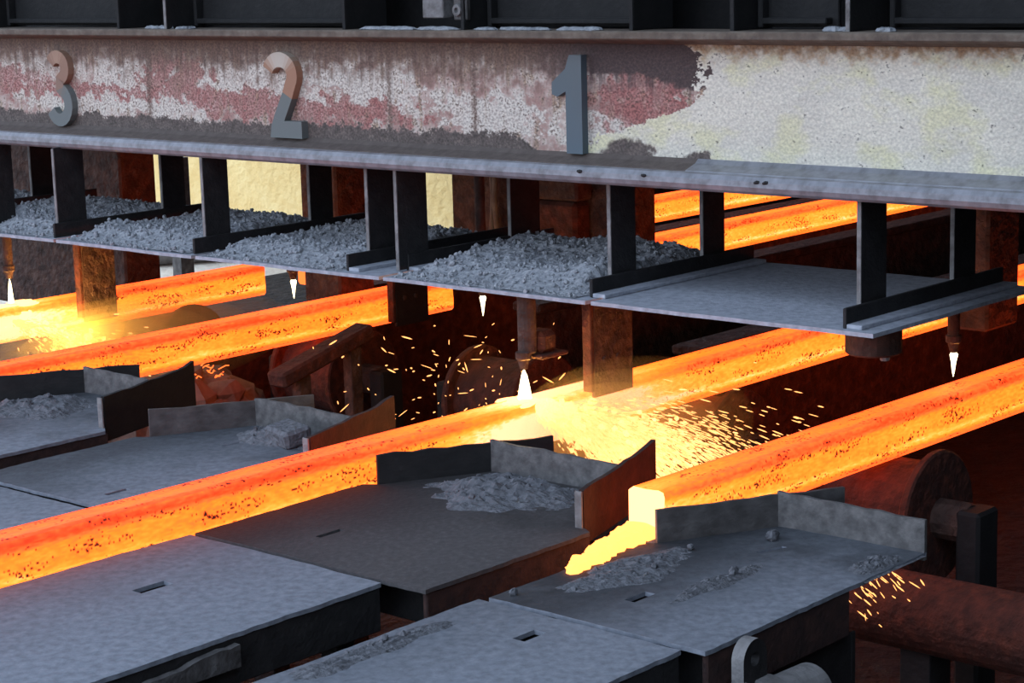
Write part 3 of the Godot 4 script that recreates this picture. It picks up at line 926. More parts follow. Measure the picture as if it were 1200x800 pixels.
# a tray between two strands; zb far edge, zf near edge
func tray(called: String, label: String, zb: float, zf: float, x0: float, slots: Array, mat: Material, lips := true, side := true) -> Node3D:
	var t := thing(called, label, "tray", Vector3.ZERO, "steel trays between the strands")
	var hx := []
	var hz := []
	var holes := []
	for s in slots:
		holes.append(Rect2(s[0], s[1], s[2] - s[0], s[3] - s[1]))
		hx.append_array([s[0], s[2]])
		hz.append_array([s[1], s[3]])
	var x1 := 4.38 if lips else 3.375
	# vertex colour mixes scale dust with painted shade toward the back and lipped end
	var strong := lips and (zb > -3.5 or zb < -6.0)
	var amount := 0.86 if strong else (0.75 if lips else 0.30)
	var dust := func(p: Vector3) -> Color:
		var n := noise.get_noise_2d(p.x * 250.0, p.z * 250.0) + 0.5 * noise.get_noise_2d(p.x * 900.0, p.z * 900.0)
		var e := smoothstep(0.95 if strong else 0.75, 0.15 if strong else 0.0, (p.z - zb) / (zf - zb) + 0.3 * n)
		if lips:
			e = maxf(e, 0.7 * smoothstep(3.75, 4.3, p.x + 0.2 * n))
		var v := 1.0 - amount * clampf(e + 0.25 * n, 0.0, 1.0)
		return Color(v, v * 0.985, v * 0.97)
	var shape := func(p: Vector2) -> Vector2:
		if lips and p.x > 4.03:
			var k := (p.x - 4.03) / 0.5
			var v := (p.y - zb) / (zf - zb)
			return Vector2(p.x, lerpf(zb + 0.03 + 0.27 * k, zf - (0.04 + 0.15 * k if side else 0.0), v))
		return p
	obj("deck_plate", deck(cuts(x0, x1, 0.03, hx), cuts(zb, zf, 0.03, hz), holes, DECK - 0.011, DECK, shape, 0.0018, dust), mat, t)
	if lips:
		obj("back_lip", strip(Vector2(4.05, zb + 0.035), Vector2(4.54, zb + 0.29), DECK - 0.02, DECK + 0.088, DECK + 0.082, 0.012), M.dark if mat == M.dusty or zb < -6.0 else M.steel, t)
		obj("end_lip", strip(Vector2(4.365, zb + 0.20), Vector2(4.375, zf - 0.155 if side else zf), DECK - 0.02, DECK + 0.092, DECK + 0.085, 0.012), M.grey, t)
		if side:
			var sl := obj("side_lip", strip(Vector2(4.05, zf - 0.05), Vector2(4.56, zf - 0.20), DECK - 0.05, DECK + 0.10, DECK + 0.108, 0.014, 0.003, 0.012), M.black if zb < -6.0 else M.red_lit, t)
			obj("lit_edge", boxm(4.036, 4.042, DECK - 0.01, DECK + 0.10, zf - 0.062, zf - 0.038, 0.001), M.lip, sl)  # pale end face, with the light on it put into the material
	else:
		obj("broken_flange", strip(Vector2(2.62, zf + 0.012), Vector2(2.90, zf + 0.012), DECK - 0.075, DECK - 0.045, DECK - 0.022, 0.02, 0.006), M.steel, t)
	obj("skirt", boxm(x0 + 0.01, minf(x1, 4.03), DECK - 0.125, DECK - 0.011, zf - 0.02, zf - 0.004), M.red_lit if lips else M.dark, t)
	obj("skirt", boxm(x0 + 0.01, minf(x1, 4.0), DECK - 0.125, DECK - 0.019, zb + 0.03, zb + 0.045), M.brown, t)
	obj("skirt", boxm(x0 + 0.08, x0 + 0.094, DECK - 0.125, DECK - 0.011, zb + 0.03, zf - 0.02), M.black, t)  # added black sheet keeping the gap under the plate dark
	if not lips:
		obj("skirt", boxm(x1 - 0.026, x1 - 0.012, DECK - 0.125, DECK - 0.011, zb + 0.03, zf - 0.02), M.dark, t)  # added dark sheet hiding the lit floor under the plate end
	for x in [x0 + 0.15, minf(x1, 3.95) - 0.1]:
		obj("support_leg", boxm(x, x + 0.06, 0.0, DECK - 0.011, zf - 0.12, zf - 0.06), M.dark, t)
		obj("support_leg", boxm(x, x + 0.06, 0.0, DECK - 0.011, zb + 0.06, zb + 0.12), M.dark, t)
	return t

func trays() -> void:
	tray("tray", "flat blue-grey plate with one slot in the bottom left corner, without lips", -4.185, -3.46, 1.2, [[2.96, -3.905, 3.06, -3.868]], M.plate, false)
	tray("tray", "dusty brown lipped tray in the middle between cut billet and nearest billet", -4.185, -3.33, 3.395, [[3.56, -3.892, 3.65, -3.872]], M.dusty)
	tray("tray", "lipped grey tray in front of the nearest billet's glowing end", -3.165, -2.53, 3.445, [[3.62, -2.895, 3.70, -2.865], [4.13, -2.93, 4.21, -2.91]], M.plate, true, false)
	var p4 := tray("tray", "flat light grey plate at the bottom edge with a square slot", -3.18, -2.58, 1.6, [[3.21, -2.925, 3.285, -2.89]], M.plate, false)
	p4.position.x = 0.045
	tray("tray", "lipped grey tray behind the cut billet with a slag brick on it", -5.23, -4.388, 3.41, [[3.50, -4.72, 3.58, -4.70], [4.1, -4.93, 4.17, -4.91]], M.plate)
	tray("tray", "lipped grey tray at the left edge with a black side lip", -6.152, -5.385, 2.6, [], M.plate)
	tray("tray", "flat blue-grey plate at the left edge behind the cut billet", -5.23, -4.388, 1.9, [], M.plate, false)

func flame(at: Vector3, h: float, r: float, parent: Node3D, e: float, pilot := false, c := Color(1.0, 0.78, 0.4)) -> void:
	var st := begin()
	if pilot:
		lathe(st, at, Vector3.UP, [Vector2(0, 0.001), Vector2(h * 0.25, r * 0.35), Vector2(h * 0.6, r * 0.6), Vector2(h * 0.9, r), Vector2(h, r * 0.7), Vector2(h, 0)], 12, 0.25)
	else:
		lathe(st, at, Vector3.UP, [Vector2(0, 0), Vector2(0.0, r), Vector2(h * 0.4, r * 0.72), Vector2(h * 0.8, r * 0.4), Vector2(h, 0.001)], 12, 0.25)
	obj("flame", st, M.flame, parent)
	var l := OmniLight3D.new()
	l.name = "flame_light"
	l.position = at + Vector3(0, h * 0.4, 0)
	l.light_color = c
	l.light_energy = e
	l.light_size = 0.01
	l.omni_range = 30.0
	l.omni_attenuation = 2.0
	l.shadow_enabled = true
	parent.add_child(l, true)

func torches() -> void:
	var g := "cutting torches over the strands"
	var spec := [
		[4.82, -4.25, "cutting torch with burning flame and orange-lit bracket over the sparking billet", 0.10],
		[5.02, -7.33, "cutting torch with flame over the farthest billet at left edge", 0.05],
		[5.66, -6.25, "small pilot torch flame over the far billet beside the black shield below the gravel", 0.02],
		[5.78, -5.30, "small pilot torch flame over the empty lane in the dark middle", 0.02],
		[5.765, -3.24, "small pilot torch with white flame behind the nearest billet", 0.02]]
	for k in spec.size():
		var s: Array = spec[k]
		var t := thing("cutting_torch", s[2], "torch", Vector3(s[0], 0, s[1]), g)
		var tip: float = 0.945 if k == 0 else 0.955
		var pipe := begin()
		rod(pipe, Vector3(0.02 if k == 0 else 0.0, tip + 0.05, 0), Vector3(0.02 if k == 0 else 0.0, 1.95 if k == 3 else 1.186, 0), 0.030 if k == 0 else 0.02, 16)
		obj("torch_pipe", pipe, M.brown, t)
		var nz := begin()
		lathe(nz, Vector3(0, tip, 0), Vector3.UP, [Vector2(0, 0.006), Vector2(0, 0.012), Vector2(0.03, 0.019), Vector2(0.034, 0.026), Vector2(0.055, 0.026), Vector2(0.058, 0.012)], 16)
		obj("nozzle", nz, M.brown, t)
		if k == 0:
			var br := begin()
			box(br, 0.03, 0.16, tip + 0.03, tip + 0.042, -0.06, 0.055)
			box(br, 0.045, 0.13, tip + 0.042, tip + 0.115, -0.045, 0.04, 0.02)
			obj("bracket", br, M.rust, t)  # orange light on the bracket put into its material
			flame(Vector3(0, TOP, 0), tip - TOP, 0.024, t, s[3])
		else:
			flame(Vector3(0, TOP + (0.03 if k > 1 else 0.005), 0), tip - TOP - (0.03 if k > 1 else 0.005), 0.013, t, s[3], k > 1)
	# heat shields hanging in front of the strands
	var sh := [
		[5.0, 5.20, 0.835, -4.12, "brown hanging heat shield beside the sparking torch"],
		[5.285, 5.46, 0.74, -7.19, "dark hanging heat shield in front of the farthest billet, at left"],
		[6.11, 6.31, 0.70, -6.12, "black hanging heat shield in front of the far billet beside the black shield"],
		[4.90, 5.10, 1.09, -3.10, "short brown hanging block under the walkway's right corner"]]
	for k in sh.size():
		var e: Array = sh[k]
		var t := thing("heat_shield", e[4], "shield", Vector3.ZERO, "heat shields hanging under the walkway")
		if k == 3:
			var st := begin()
			lathe(st, Vector3(5.02, e[2], -3.08), Vector3.UP, [Vector2(0, 0), Vector2(0, 0.075), Vector2(0.006, 0.082), Vector2(0.09, 0.082), Vector2(0.096, 0.078), Vector2(0.098, 0)], 28)
			obj("roller_block", st, M.brown, t)
			var ar := begin()
			lathe(ar, Vector3(5.0, e[2] - 0.012, -3.03), Vector3.UP, [Vector2(0, 0), Vector2(0, 0.014), Vector2(0.012, 0.016), Vector2(0.014, 0)], 8)
			obj("bolt_head", ar, M.lip, t)
		else:
			obj("shield_plate", boxm(e[0], e[1], e[2], 1.95 if k == 2 else 1.187, e[3], e[3] + 0.016), M.dark if k == 2 else M.brown, t)
			obj("edge_bar", boxm(e[0] - 0.016, e[0], e[2] + 0.02, 1.95 if k == 2 else 1.187, e[3] - 0.022, e[3] + 0.016), M.rust, t)  # left bar coloured for the orange light on it
			for b in 2:
				var bs := begin()
				lathe(bs, Vector3(e[0] + 0.05 + 0.07 * b, e[2] + 0.12, e[3] + 0.016), Vector3.BACK, [Vector2(0, 0.012), Vector2(0.006, 0.011), Vector2(0.008, 0)], 6)
				obj("bolt", bs, M.brown, t)

func roller(label: String, x: float, y: float, z0: float, z1: float, r: float, mat: Material) -> void:
	var t := thing("transport_roller", label, "roller", Vector3.ZERO, "steel transport rollers under the strands")
	var st := begin()
	var l := z1 - z0
	lathe(st, Vector3(x, y, z0), Vector3.BACK, [Vector2(0, 0), Vector2(0, r * 0.95), Vector2(0.01, r), Vector2(l - 0.01, r), Vector2(l, r * 0.95), Vector2(l, 0)], 32)
	obj("barrel", st, mat, t)
	for e in [z0, z1]:
		var f := begin()
		lathe(f, Vector3(x, y, e - 0.015), Vector3.BACK, [Vector2(0, 0), Vector2(0, r * 1.22), Vector2(0.006, r * 1.26), Vector2(0.024, r * 1.26), Vector2(0.03, r * 1.22), Vector2(0.03, 0)], 32)
		obj("flange", f, mat, t)
		var sg := 1.0 if e == z1 else -1.0
		var sf := begin()
		rod(sf, Vector3(x, y, e), Vector3(x, y, e + sg * 0.12), r * 0.38)
		obj("shaft", sf, M.brown, t)
		obj("bearing_block", boxm(x - r * 0.38, x + r * 0.38, 0.0, y + r * 0.3, minf(e + sg * 0.10, e + sg * 0.18), maxf(e + sg * 0.10, e + sg * 0.18), 0.01), M.black, t)

func rollers() -> void:
	roller("transport roller under the nearest billet, lit red at right", 5.35, 0.53, -3.40, -3.06, 0.165, M.rust)
	roller("transport roller under the cut billet right of the spark shower", 5.75, 0.53, -4.40, -4.08, 0.165, M.rust)
	roller("transport roller under the far billet beside the black shield with a dark end disc", 5.85, 0.53, -6.40, -6.06, 0.165, M.rust)
	roller("transport roller in the dark empty lane", 5.85, 0.53, -5.40, -5.06, 0.165, M.rust)
	roller("transport roller under the farthest billet", 5.85, 0.53, -7.48, -7.16, 0.165, M.rust)
	# a thick pipe low at the right, with sparks on its end
	var p := thing("pipe", "thick rust-red pipe low at the right edge with sparks on its end", "pipe")
	var st := begin()
	lathe(st, Vector3(5.02, 0.34, -3.13), Vector3.BACK, [Vector2(0, 0), Vector2(0, 0.09), Vector2(0.03, 0.115), Vector2(1.9, 0.115), Vector2(1.9, 0)], 28, 0.08)
	obj("barrel", st, M.rust, p)
	obj("pipe_stand", boxm(4.96, 5.08, 0.0, 0.25, -2.95, -2.85), M.dark, p)
	obj("pipe_stand", boxm(4.96, 5.08, 0.0, 0.25, -1.6, -1.5), M.dark, p)
	# guide bar by the uncut strand
	var gb := thing("guide_bar", "slanting rust-red guide bar under the far billet beside the black shield", "bar")
	var gs := begin()
	obox(gs, Vector3(5.44, 0.715, -5.86), Vector3(0.25, 0.062, 0.0), Vector3(-0.006, 0.030, 0), Vector3(0, 0, 0.05), 0.01)
	obj("bar", gs, M.rust, gb)
	obj("bar_stand", boxm(5.30, 5.36, 0.0, 0.65, -5.89, -5.84), M.brown, gb)
	obj("bar_stand", boxm(5.58, 5.64, 0.0, 0.72, -5.89, -5.84), M.brown, gb)

func background() -> void:
	# machines that carry the torches, behind the walkway
	var words := ["dark torch carriage with hoses behind the gravel, left of the middle", "dark torch carriage with a red-lit box behind the gravel heap", "dark torch carriage column behind the rear hangers at right", "dark torch carriage column behind the walkway left of the cream wall", "dark torch carriage column standing before the cream wall"]
	var spec := [[6.15, -5.80, -5.42, 0], [6.15, -5.30, -4.90, 1], [6.15, -3.46, -3.33, 2], [6.15, -9.5, -8.0, 3], [6.15, -6.72, -6.49, 4]]
	for k in spec.size():
		var e: Array = spec[k]
		var t := thing("torch_carriage", words[k], "machine", Vector3.ZERO, "torch carriages behind the walkway")
		obj("column", boxm(e[0], e[0] + 0.22, 0.54 if k >= 3 else 0.95, 1.95, e[1], e[2], 0.01), M.brown, t)
		obj("top_rail", boxm(e[0] - 0.6, e[0] + 0.3, 1.95, 2.0, e[1] - 0.03, e[2], 0.01), M.dark, t)
		if k == 1:
			obj("gear_box", boxm(e[0] - 0.1, e[0], 1.05, 1.30, e[1] + 0.05, e[2] - 0.15, 0.015), M.rust, t)
			obj("gear_lid", boxm(e[0] - 0.1, e[0], 1.305, 1.60, e[1] + 0.04, e[2] - 0.14, 0.01), M.brown, t)
		if k == 0:
			for j in 4:
				var h := begin()
				var pts := []
				for i in 9:
					var q := i / 8.0
					pts.append(Vector3(e[0] - 0.03 - 0.02 * j, lerpf(1.5, 1.0, q), e[2] - 0.14 + 0.035 * j + 0.02 * sin(q * 4.0 + j)))
				tube(h, pts, 0.010)
				obj("hose", h, M.tan, t)
	# low side guards between the lanes, and the cooling bed
	var gw := ["long low brown guard wall in the empty lane right of the middle", "long low brown guard wall between empty lane and cut billet", "long low brown guard wall behind the far billet beside the black shield"]
	var gz := [[-5.85, -5.75, 0.72], [-4.98, -4.88, 0.62], [-6.95, -6.85, 0.70]]
	for k in 3:
		var t := thing("guard_wall", gw[k], "guard", Vector3.ZERO, "low guard walls between the lanes")
		obj("wall_plate", boxm(6.6, 14.0, 0.0, gz[k][2], gz[k][0], gz[k][1], 0.01), M.brown, t)
		obj("cap_rail", boxm(6.6, 14.0, gz[k][2], gz[k][2] + 0.04, gz[k][0] - 0.03, gz[k][1] + 0.03, 0.008), M.brown, t)
	var pw := thing("guard_wall", "low rust-brown wall added to hide the sky-lit floor between the two far billets", "guard", Vector3.ZERO, "low guard walls between the lanes")  # added to cover a patch of sky-lit floor
	obj("wall_plate", boxm(4.6, 6.6, 0.0, 0.55, -6.95, -6.91, 0.01), M.rust, pw)
	obj("cap_rail", boxm(4.6, 6.6, 0.55, 0.58, -6.97, -6.89, 0.008), M.rust, pw)
	# the yard beyond
	var w := thing("yard_wall", "cream coloured yard wall far behind the walkway on the left", "wall")
	obj("wall_face", boxm(12.2, 12.5, -0.02, 3.5, -19.0, -10.6), M.cream, w)
	obj("wall_base", boxm(12.12, 12.2, -0.02, 0.05, -19.0, -10.6), M.yard, w)
	var pst := thing("yard_post", "grey post standing in the yard under the walkway's left part", "post")
	obj("shaft", boxm(9.3, 9.42, -0.02, 0.9, -11.55, -11.45), M.steel, pst)
	var pp := thing("yard_pipe", "grey pipe lying on the pale yard beyond the left heat shield", "pipe")
	var st := begin()
	rod(st, Vector3(9.6, 0.09, -12.6), Vector3(10.6, 0.09, -12.0), 0.11, 20)
	obj("barrel", st, M.lip, pp)

func loose() -> void:
	# molten puddle at the cut end
	var st := begin()
	for k in 26:
		var t := k / 25.0
		lump(st, Vector3(3.73 + 0.36 * t, DECK + 0.006, -3.145 - 0.07 * t + rng.randf_range(-0.012, 0.012)), Vector3(0.03, 0.014 + 0.012 * t, 0.022 + 0.030 * t), k * 1.7, 5, 9)
	var p := obj("molten_slag", st, M.molten)
	p.set_meta("kind", "stuff")
	p.set_meta("label", "yellow molten slag lying under the nearest billet's cut end")
	p.set_meta("category", "slag")
	# molten metal pouring from the kerf
	var j := begin()
	for k in 760:
		var t := pow(rng.randf(), 1.2)
		var c := Vector3(4.83 + 0.27 * t, TOP - 0.02 - 0.15 * t - 0.04 * t * t, -4.18 + 0.24 * t)
		var spread := 0.012 + 0.060 * t
		lump(j, c + Vector3(rng.randfn(0, 1), rng.randfn(0, 0.8), rng.randfn(0, 1)) * spread, Vector3.ONE * (0.004 + 0.017 * rng.randf() * (1.1 - t)), k * 2.1, 4, 6)
	var jj := obj("molten_stream", j, M.hot)
	jj.set_meta("kind", "stuff")
	var gl := OmniLight3D.new()
	gl.name = "molten_light"
	gl.position = Vector3(4.93, 0.76, -4.05)
	gl.light_color = Color(1.0, 0.76, 0.40)
	gl.light_energy = 3.5
	gl.light_size = 0.02
	gl.omni_range = 30.0
	gl.omni_attenuation = 2.0
	gl.shadow_enabled = true
	jj.add_child(gl, true)
	jj.set_meta("label", "white-hot molten metal pouring out of the cut below the sparking torch")
	jj.set_meta("category", "slag")
	var j2 := begin()
	for k in 160:
		var t := pow(rng.randf(), 1.2)
		lump(j2, Vector3(5.02 + 0.20 * t + rng.randfn(0, 0.03), TOP - 0.06 - 0.16 * t, -7.24 + 0.28 * t) + Vector3(0, rng.randfn(0, 0.02), rng.randfn(0, 0.03)), Vector3.ONE * (0.006 + 0.014 * rng.randf()), k * 1.7, 4, 6)
	var jf := obj("molten_stream", j2, M.hot)
	jf.set_meta("kind", "stuff")
	jf.set_meta("label", "white-hot molten metal under the farthest billet's cut at the left edge")
	jf.set_meta("category", "slag")
	var gl2 := OmniLight3D.new()
	gl2.name = "molten_light"
	gl2.position = Vector3(5.12, 0.70, -7.08)
	gl2.light_color = Color(1.0, 0.76, 0.40)
	gl2.light_energy = 0.6
	gl2.light_size = 0.02
	gl2.omni_range = 30.0
	gl2.omni_attenuation = 2.0
	gl2.shadow_enabled = true
	jf.add_child(gl2, true)
	var sb := begin()
	for k in 130:
		lump(sb, Vector3(rng.randf_range(5.0, 5.62), 0.25 + 0.22 * rng.randf(), rng.randf_range(-6.78, -6.5)), Vector3(0.12, 0.09, 0.12) * (0.6 + 0.8 * rng.randf()), k * 1.9, 5, 8)
	var ec := begin()
	for k in 26:
		var c := Vector3(rng.randf_range(5.1, 5.62), 0.53 + 0.04 * rng.randf(), rng.randf_range(-6.78, -6.5))
		var pts := []
		for i in 4:
			pts.append(c + Vector3(0.014 * i, 0.007 * sin(i * 1.3 + k), 0.010 * cos(i + k * 2.0)))
		tube(ec, pts, 0.0026, 5)
	var eco := obj("glowing_slag_curl", ec, M.ember)
	eco.set_meta("kind", "stuff")
	eco.set_meta("label", "glowing slag curls on the slag bed under the far billet beside the black shield")
	eco.set_meta("category", "slag")
	var sbo := obj("slag_bed", sb, M.tan)
	sbo.set_meta("kind", "stuff")
	sbo.set_meta("label", "orange-lit slag bed on the pit floor under the far billet beside the black shield")
	sbo.set_meta("category", "slag")
	# white-hot cut line across the billet
	var kf := begin()
	for k in 14:
		lump(kf, Vector3(4.80 + rng.randf_range(-0.05, 0.03), TOP + 0.001, -4.30 + 0.115 * k / 13.0), Vector3(0.035, 0.006, 0.014), k * 3.1, 4, 8)
	var kf2 := begin()
	for k in 12:
		lump(kf2, Vector3(5.0 + rng.randf_range(-0.10, 0.10), TOP + 0.001, -7.36 + 0.115 * k / 11.0), Vector3(0.05, 0.006, 0.014), k * 3.3, 4, 8)
	var kk2 := obj("molten_kerf", kf2, M.hot)
	kk2.set_meta("kind", "stuff")
	kk2.set_meta("label", "white-hot melt on top of the farthest billet at the left edge")
	kk2.set_meta("category", "slag")
	var kk := obj("molten_kerf", kf, M.hot)
	kk.set_meta("kind", "stuff")
	kk.set_meta("label", "white-hot melt on the billet's top under the torch flame")
	kk.set_meta("category", "slag")
	# rubble on the trays
	var rub := [
		["dust_drift", "grey slag dust drift in the dusty brown middle tray", Vector3(4.18, DECK, -3.78), Vector3(0.22, 0.030, 0.26), 90],
		["dust_drift", "grey slag rubble on the front tray before the glowing end", Vector3(3.80, DECK, -3.03), Vector3(0.30, 0.009, 0.13), 40],
		["dust_drift", "grey slag rubble along the front tray's near edge", Vector3(4.22, DECK, -2.58), Vector3(0.14, 0.010, 0.06), 14],
		["dust_drift", "grey slag grit on the bottom plate's far edge", Vector3(3.0, DECK, -3.12), Vector3(0.38, 0.006, 0.06), 30],
		["dust_drift", "dark slag dust drift in the left-edge tray", Vector3(4.1, DECK, -5.85), Vector3(0.22, 0.025, 0.22), 70],
		["dust_drift", "grey slag rubble on the tray behind the cut billet", Vector3(4.25, DECK, -4.82), Vector3(0.10, 0.022, 0.22), 50],
		["dust_drift", "thin line of slag grit across the front tray", Vector3(3.85, DECK, -2.80), Vector3(0.24, 0.006, 0.05), 10]]
	for r in rub:
		var s := begin()
		var n := 34
		var pts := []
		for i in n + 1:
			var row := []
			for k in n + 1:
				var q := Vector2(i, k) * 2.0 / n - Vector2.ONE
				var at := Vector2(r[2].x + q.x * r[3].x, r[2].z + q.y * r[3].z)
				var e := smoothstep(1.0, 0.25, q.length() + 0.35 * noise.get_noise_2d(at.x * 500.0, at.y * 500.0))
				e *= 0.5 + 0.9 * absf(noise.get_noise_2d(at.x * 900.0, at.y * 900.0)) + 0.5 * rng.randf()
				row.append(Vector3(at.x, DECK - 0.004 + (r[3].y + 0.004) * e, at.y))
			pts.append(row)
		for i in n:
			for k in n:
				quad(s, pts[i][k], pts[i + 1][k], pts[i + 1][k + 1], pts[i][k + 1], Vector3.UP)
		for k in r[4]:
			var q: Vector3 = pts[rng.randi_range(4, n - 4)][rng.randi_range(4, n - 4)]
			if q.y > DECK + 0.002:
				lump(s, q, Vector3.ONE * (0.003 + 0.008 * pow(rng.randf(), 3.0)), k * 1.3, 4, 6)
		var o := obj(r[0], s, M.slag)
		o.set_meta("kind", "stuff")
		o.set_meta("label", r[1])
		o.set_meta("category", "slag")
	# single lumps
	var one := [
		["brick-shaped slag lump on the tray behind the cut billet", Vector3(4.24, DECK + 0.022, -4.74), Vector3(0.05, 0.035, 0.085), 0.4],
		["pale slag pebble in the front tray beside the back lip", Vector3(4.05, DECK + 0.008, -3.02), Vector3(0.012, 0.01, 0.012), 0.1],
		["small slag lump in the front tray by the end lip", Vector3(4.24, DECK + 0.012, -2.90), Vector3(0.03, 0.018, 0.018), 0.9],
		["slag lump in the middle of the front tray", Vector3(3.93, DECK + 0.012, -2.80), Vector3(0.02, 0.018, 0.014), 0.2],
		["pale slag pebble on the front tray's far left corner", Vector3(3.49, DECK + 0.008, -3.13), Vector3(0.016, 0.014, 0.012), 0.5]]
	for e in one:
		var s := begin()
		if e[2].z > 0.05:
			obox(s, e[1] + Vector3(0, 0.01, 0), Vector3(0.045, 0.008, 0.012), Vector3(-0.006, 0.030, 0.004), Vector3(-0.02, 0.0, 0.075), 0.010)
		else:
			lump(s, e[1], e[2] * 0.8, e[3], 7, 11)
		var o := obj("slag_lump", s, M.slag)
		o.set_meta("label", e[0])
		o.set_meta("category", "slag")
		o.set_meta("group", "single slag lumps on the trays")
	# shackle and machine at the bottom edge
	var sh := thing("lifting_eye", "steel lifting eye with a round hole at the bottom edge", "lifting eye")
	var eye := begin()
	var o_ := []
	var i_ := []
	for k in 33:
		var a := TAU * k / 32.0 - PI / 2.0
		var q := Vector2(cos(a), sin(a))
		i_.append(Vector2(3.508, 0.728) + q * 0.016)
		if q.y >= 0.0:
			o_.append(Vector2(3.508, 0.728) + q * 0.045)
		else:
			o_.append(Vector2(3.508 + clampf(q.x * 1.42, -1.0, 1.0) * 0.045, 0.728 + maxf(q.y * 1.42, -1.0) * 0.13))
	for k in 32:
		for e in [[-2.475, Vector3.FORWARD], [-2.445, Vector3.BACK]]:
			quad(eye, Vector3(o_[k].x, o_[k].y, e[0]), Vector3(o_[k + 1].x, o_[k + 1].y, e[0]), Vector3(i_[k + 1].x, i_[k + 1].y, e[0]), Vector3(i_[k].x, i_[k].y, e[0]), e[1])
		for e in [[o_, 1.0], [i_, -1.0]]:
			var m2: Vector2 = (e[0][k] + e[0][k + 1]) / 2.0 - Vector2(3.508, 0.728)
			quad(eye, Vector3(e[0][k].x, e[0][k].y, -2.475), Vector3(e[0][k + 1].x, e[0][k + 1].y, -2.475), Vector3(e[0][k + 1].x, e[0][k + 1].y, -2.445), Vector3(e[0][k].x, e[0][k].y, -2.445), Vector3(m2.x, m2.y, 0) * e[1])
	obj("eye_plate", eye, M.dark, sh)
	var rim := begin()
	for k in range(0, 32):
		if (o_[k].y > 0.66 or o_[k + 1].y > 0.66) and o_[k].x < 3.525:
			var c0 := Vector2(3.508, 0.728)
			var d0: Vector2 = (o_[k] - c0).normalized() * 0.0015
			var d1: Vector2 = (o_[k + 1] - c0).normalized() * 0.0015
			quad(rim, Vector3(o_[k].x + d0.x, o_[k].y + d0.y, -2.475), Vector3(o_[k + 1].x + d1.x, o_[k + 1].y + d1.y, -2.475), Vector3(o_[k + 1].x + d1.x, o_[k + 1].y + d1.y, -2.443), Vector3(o_[k].x + d0.x, o_[k].y + d0.y, -2.443), Vector3(d0.x, d0.y, 0))
	obj("lit_rim", rim, M.lip, sh)  # pale rim paints the light on the left and top edge
	obj("base_block", boxm(3.46, 3.56, 0.56, 0.60, -2.49, -2.43), M.dark, sh)
	var mc := thing("drive_housing", "grey drive housing with bolts below the lifting eye at the bottom edge", "machine")
	var hs := begin()
	lathe(hs, Vector3(3.36, 0.600, -2.44), Vector3.RIGHT, [Vector2(0, 0), Vector2(0, 0.05), Vector2(0.02, 0.065), Vector2(0.14, 0.065), Vector2(0.15, 0.08), Vector2(0.20, 0.08), Vector2(0.21, 0.065), Vector2(0.36, 0.06), Vector2(0.38, 0.0)], 28)
	obj("housing", hs, M.lip, mc)
	obj("pedestal", boxm(3.38, 3.72, 0.0, 0.55, -2.52, -2.40, 0.01), M.dark, mc)
	for x in [3.405, 3.46]:
		var bo := begin()
		lathe(bo, Vector3(x, 0.662, -2.44), Vector3.UP, [Vector2(0, 0.014), Vector2(0.02, 0.014), Vector2(0.024, 0.011), Vector2(0.024, 0)], 6)
		obj("bolt", bo, M.lip, mc)
	var ch := thing("added_channel", "dark channel added to hide the lit floor between the flat plates at the bottom", "beam")  # added to block the view to the bright pit floor
	obj("channel", boxm(1.4, 3.75, 0.44, 0.50, -3.375, -3.20, 0.01), M.black, ch)
	for x in [1.6, 3.4]:
		obj("channel_leg", boxm(x, x + 0.08, 0.0, 0.44, -3.36, -3.24), M.black, ch)
	# support wall under the front tray
	var bx := thing("support_box", "dark support box under the front tray", "support")
	obj("side_plate", boxm(3.62, 4.08, 0.0, 0.61, -2.578, -2.560), M.dark, bx)
	obj("end_plate", boxm(4.08, 4.10, 0.0, 0.61, -3.1, -2.56), M.dark, bx)

func shower(called: String, label: String, n: int, sd: int, make: Callable, mat: Material) -> void:
	rng.seed = sd
	var s := begin()
	lathe(s, Vector3(0, 0, -0.5), Vector3.BACK, [Vector2(0, 0), Vector2(0.25, 0.5), Vector2(0.75, 0.5), Vector2(1, 0)], 5)
	var mm := MultiMesh.new()
	mm.transform_format = MultiMesh.TRANSFORM_3D
	mm.mesh = s.commit()
	mm.instance_count = n
	for i in n:
		var q: Array = make.call(i)      # [position, direction, length, width]
		var b := Basis.looking_at(q[1], Vector3(0.3, 0.9, 0.31))
		mm.set_instance_transform(i, Transform3D(Basis(b.x * q[3], b.y * q[3], b.z * q[2]), q[0]))
	var mi := MultiMeshInstance3D.new()
	mi.name = numbered(called)
	mi.multimesh = mm
	mi.material_override = mat
	mi.set_meta("kind", "stuff")
	mi.set_meta("label", label)
	mi.set_meta("category", "sparks")
	add_child(mi, true)

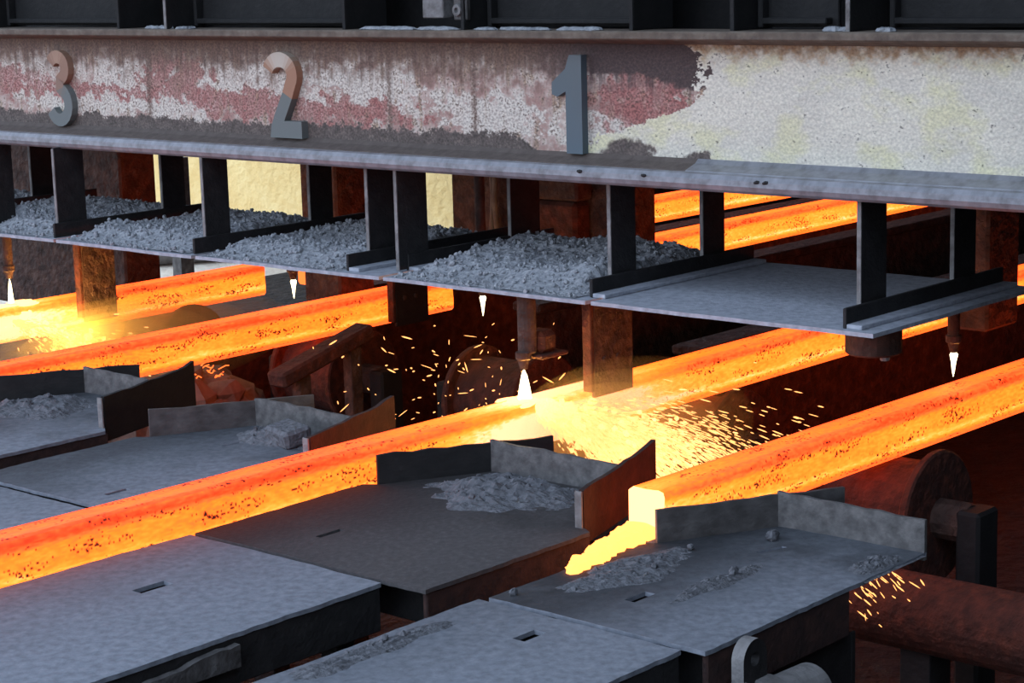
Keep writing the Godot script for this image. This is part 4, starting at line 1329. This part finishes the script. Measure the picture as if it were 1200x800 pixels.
func sparks() -> void:
	var o := Vector3(4.86, 0.80, -4.16)
	shower("glowing_spark_shower", "dense shower of yellow sparks spraying right from the cutting torch", 3600, 31, func(_i: int) -> Array:
		var d := Vector3(0.60, -0.30, 0.72) + Vector3(rng.randfn(0, 0.22), rng.randfn(0, 0.16), rng.randfn(0, 0.20))
		var t := 0.04 + 0.66 * pow(rng.randf(), 1.4)
		var p := o + d * t + Vector3(0, -0.10 * t * t, 0)
		var v := d + Vector3(0, -0.30 - 0.2 * t, 0)
		p.y = maxf(p.y, 0.45)
		return [p, v.normalized(), 0.012 + 0.030 * rng.randf(), 0.0020 + 0.0022 * rng.randf()], M.spark)
	shower("glowing_spark_jet", "solid white-yellow jet of sparks leaving the cut below the torch", 5200, 35, func(_i: int) -> Array:
		var t := 0.02 + 0.44 * pow(rng.randf(), 1.25)
		var d := Vector3(0.55, -0.36, 0.72) + Vector3(rng.randfn(0, 0.20), rng.randfn(0, 0.15), rng.randfn(0, 0.18))
		return [Vector3(4.82, 0.815, -4.20) + d * t + Vector3(rng.randfn(0, 0.012), 0, rng.randfn(0, 0.01)), (d + Vector3(0, -0.2, 0)).normalized(), 0.010 + 0.026 * rng.randf(), 0.0024 + 0.0026 * rng.randf()], M.jet)
	shower("glowing_spark_scatter", "scattered orange sparks in the dark pit left of the torch", 170, 32, func(_i: int) -> Array:
		var p := Vector3(4.75 + 0.75 * rng.randf(), 0.55 + 0.4 * pow(rng.randf(), 1.4), -4.45 - 0.75 * rng.randf())
		return [p, Vector3(rng.randfn(0, 1), rng.randfn(-0.3, 0.7), rng.randfn(0, 1)).normalized(), 0.010 + 0.045 * pow(rng.randf(), 2.0), 0.0022 + 0.003 * rng.randf()], M.spark)
	shower("glowing_spark_patch", "orange sparks on the end of the rust-red pipe at right", 60, 33, func(_i: int) -> Array:
		var p := Vector3(4.90 + 0.10 * rng.randfn(0, 0.6), 0.42 + 0.05 * rng.randfn(0, 1), -2.98 + 0.07 * rng.randfn(0, 1))
		return [p, Vector3(0.4, -0.7, 0.5 + rng.randfn(0, 0.3)).normalized(), 0.012 + 0.03 * rng.randf(), 0.0022 + 0.002 * rng.randf()], M.spark)
	shower("glowing_spark_spray", "yellow sparks spraying from the farthest billet's cut at left", 700, 34, func(_i: int) -> Array:
		var d := Vector3(0.35, -0.30, 0.75) + Vector3(rng.randfn(0, 0.2), rng.randfn(0, 0.1), rng.randfn(0, 0.2))
		var t := 0.05 + 0.6 * pow(rng.randf(), 1.5)
		var p := Vector3(4.95, 0.80, -7.25) + d * t
		return [p, d.normalized(), 0.012 + 0.02 * rng.randf(), 0.003 + 0.003 * rng.randf()], M.spark)
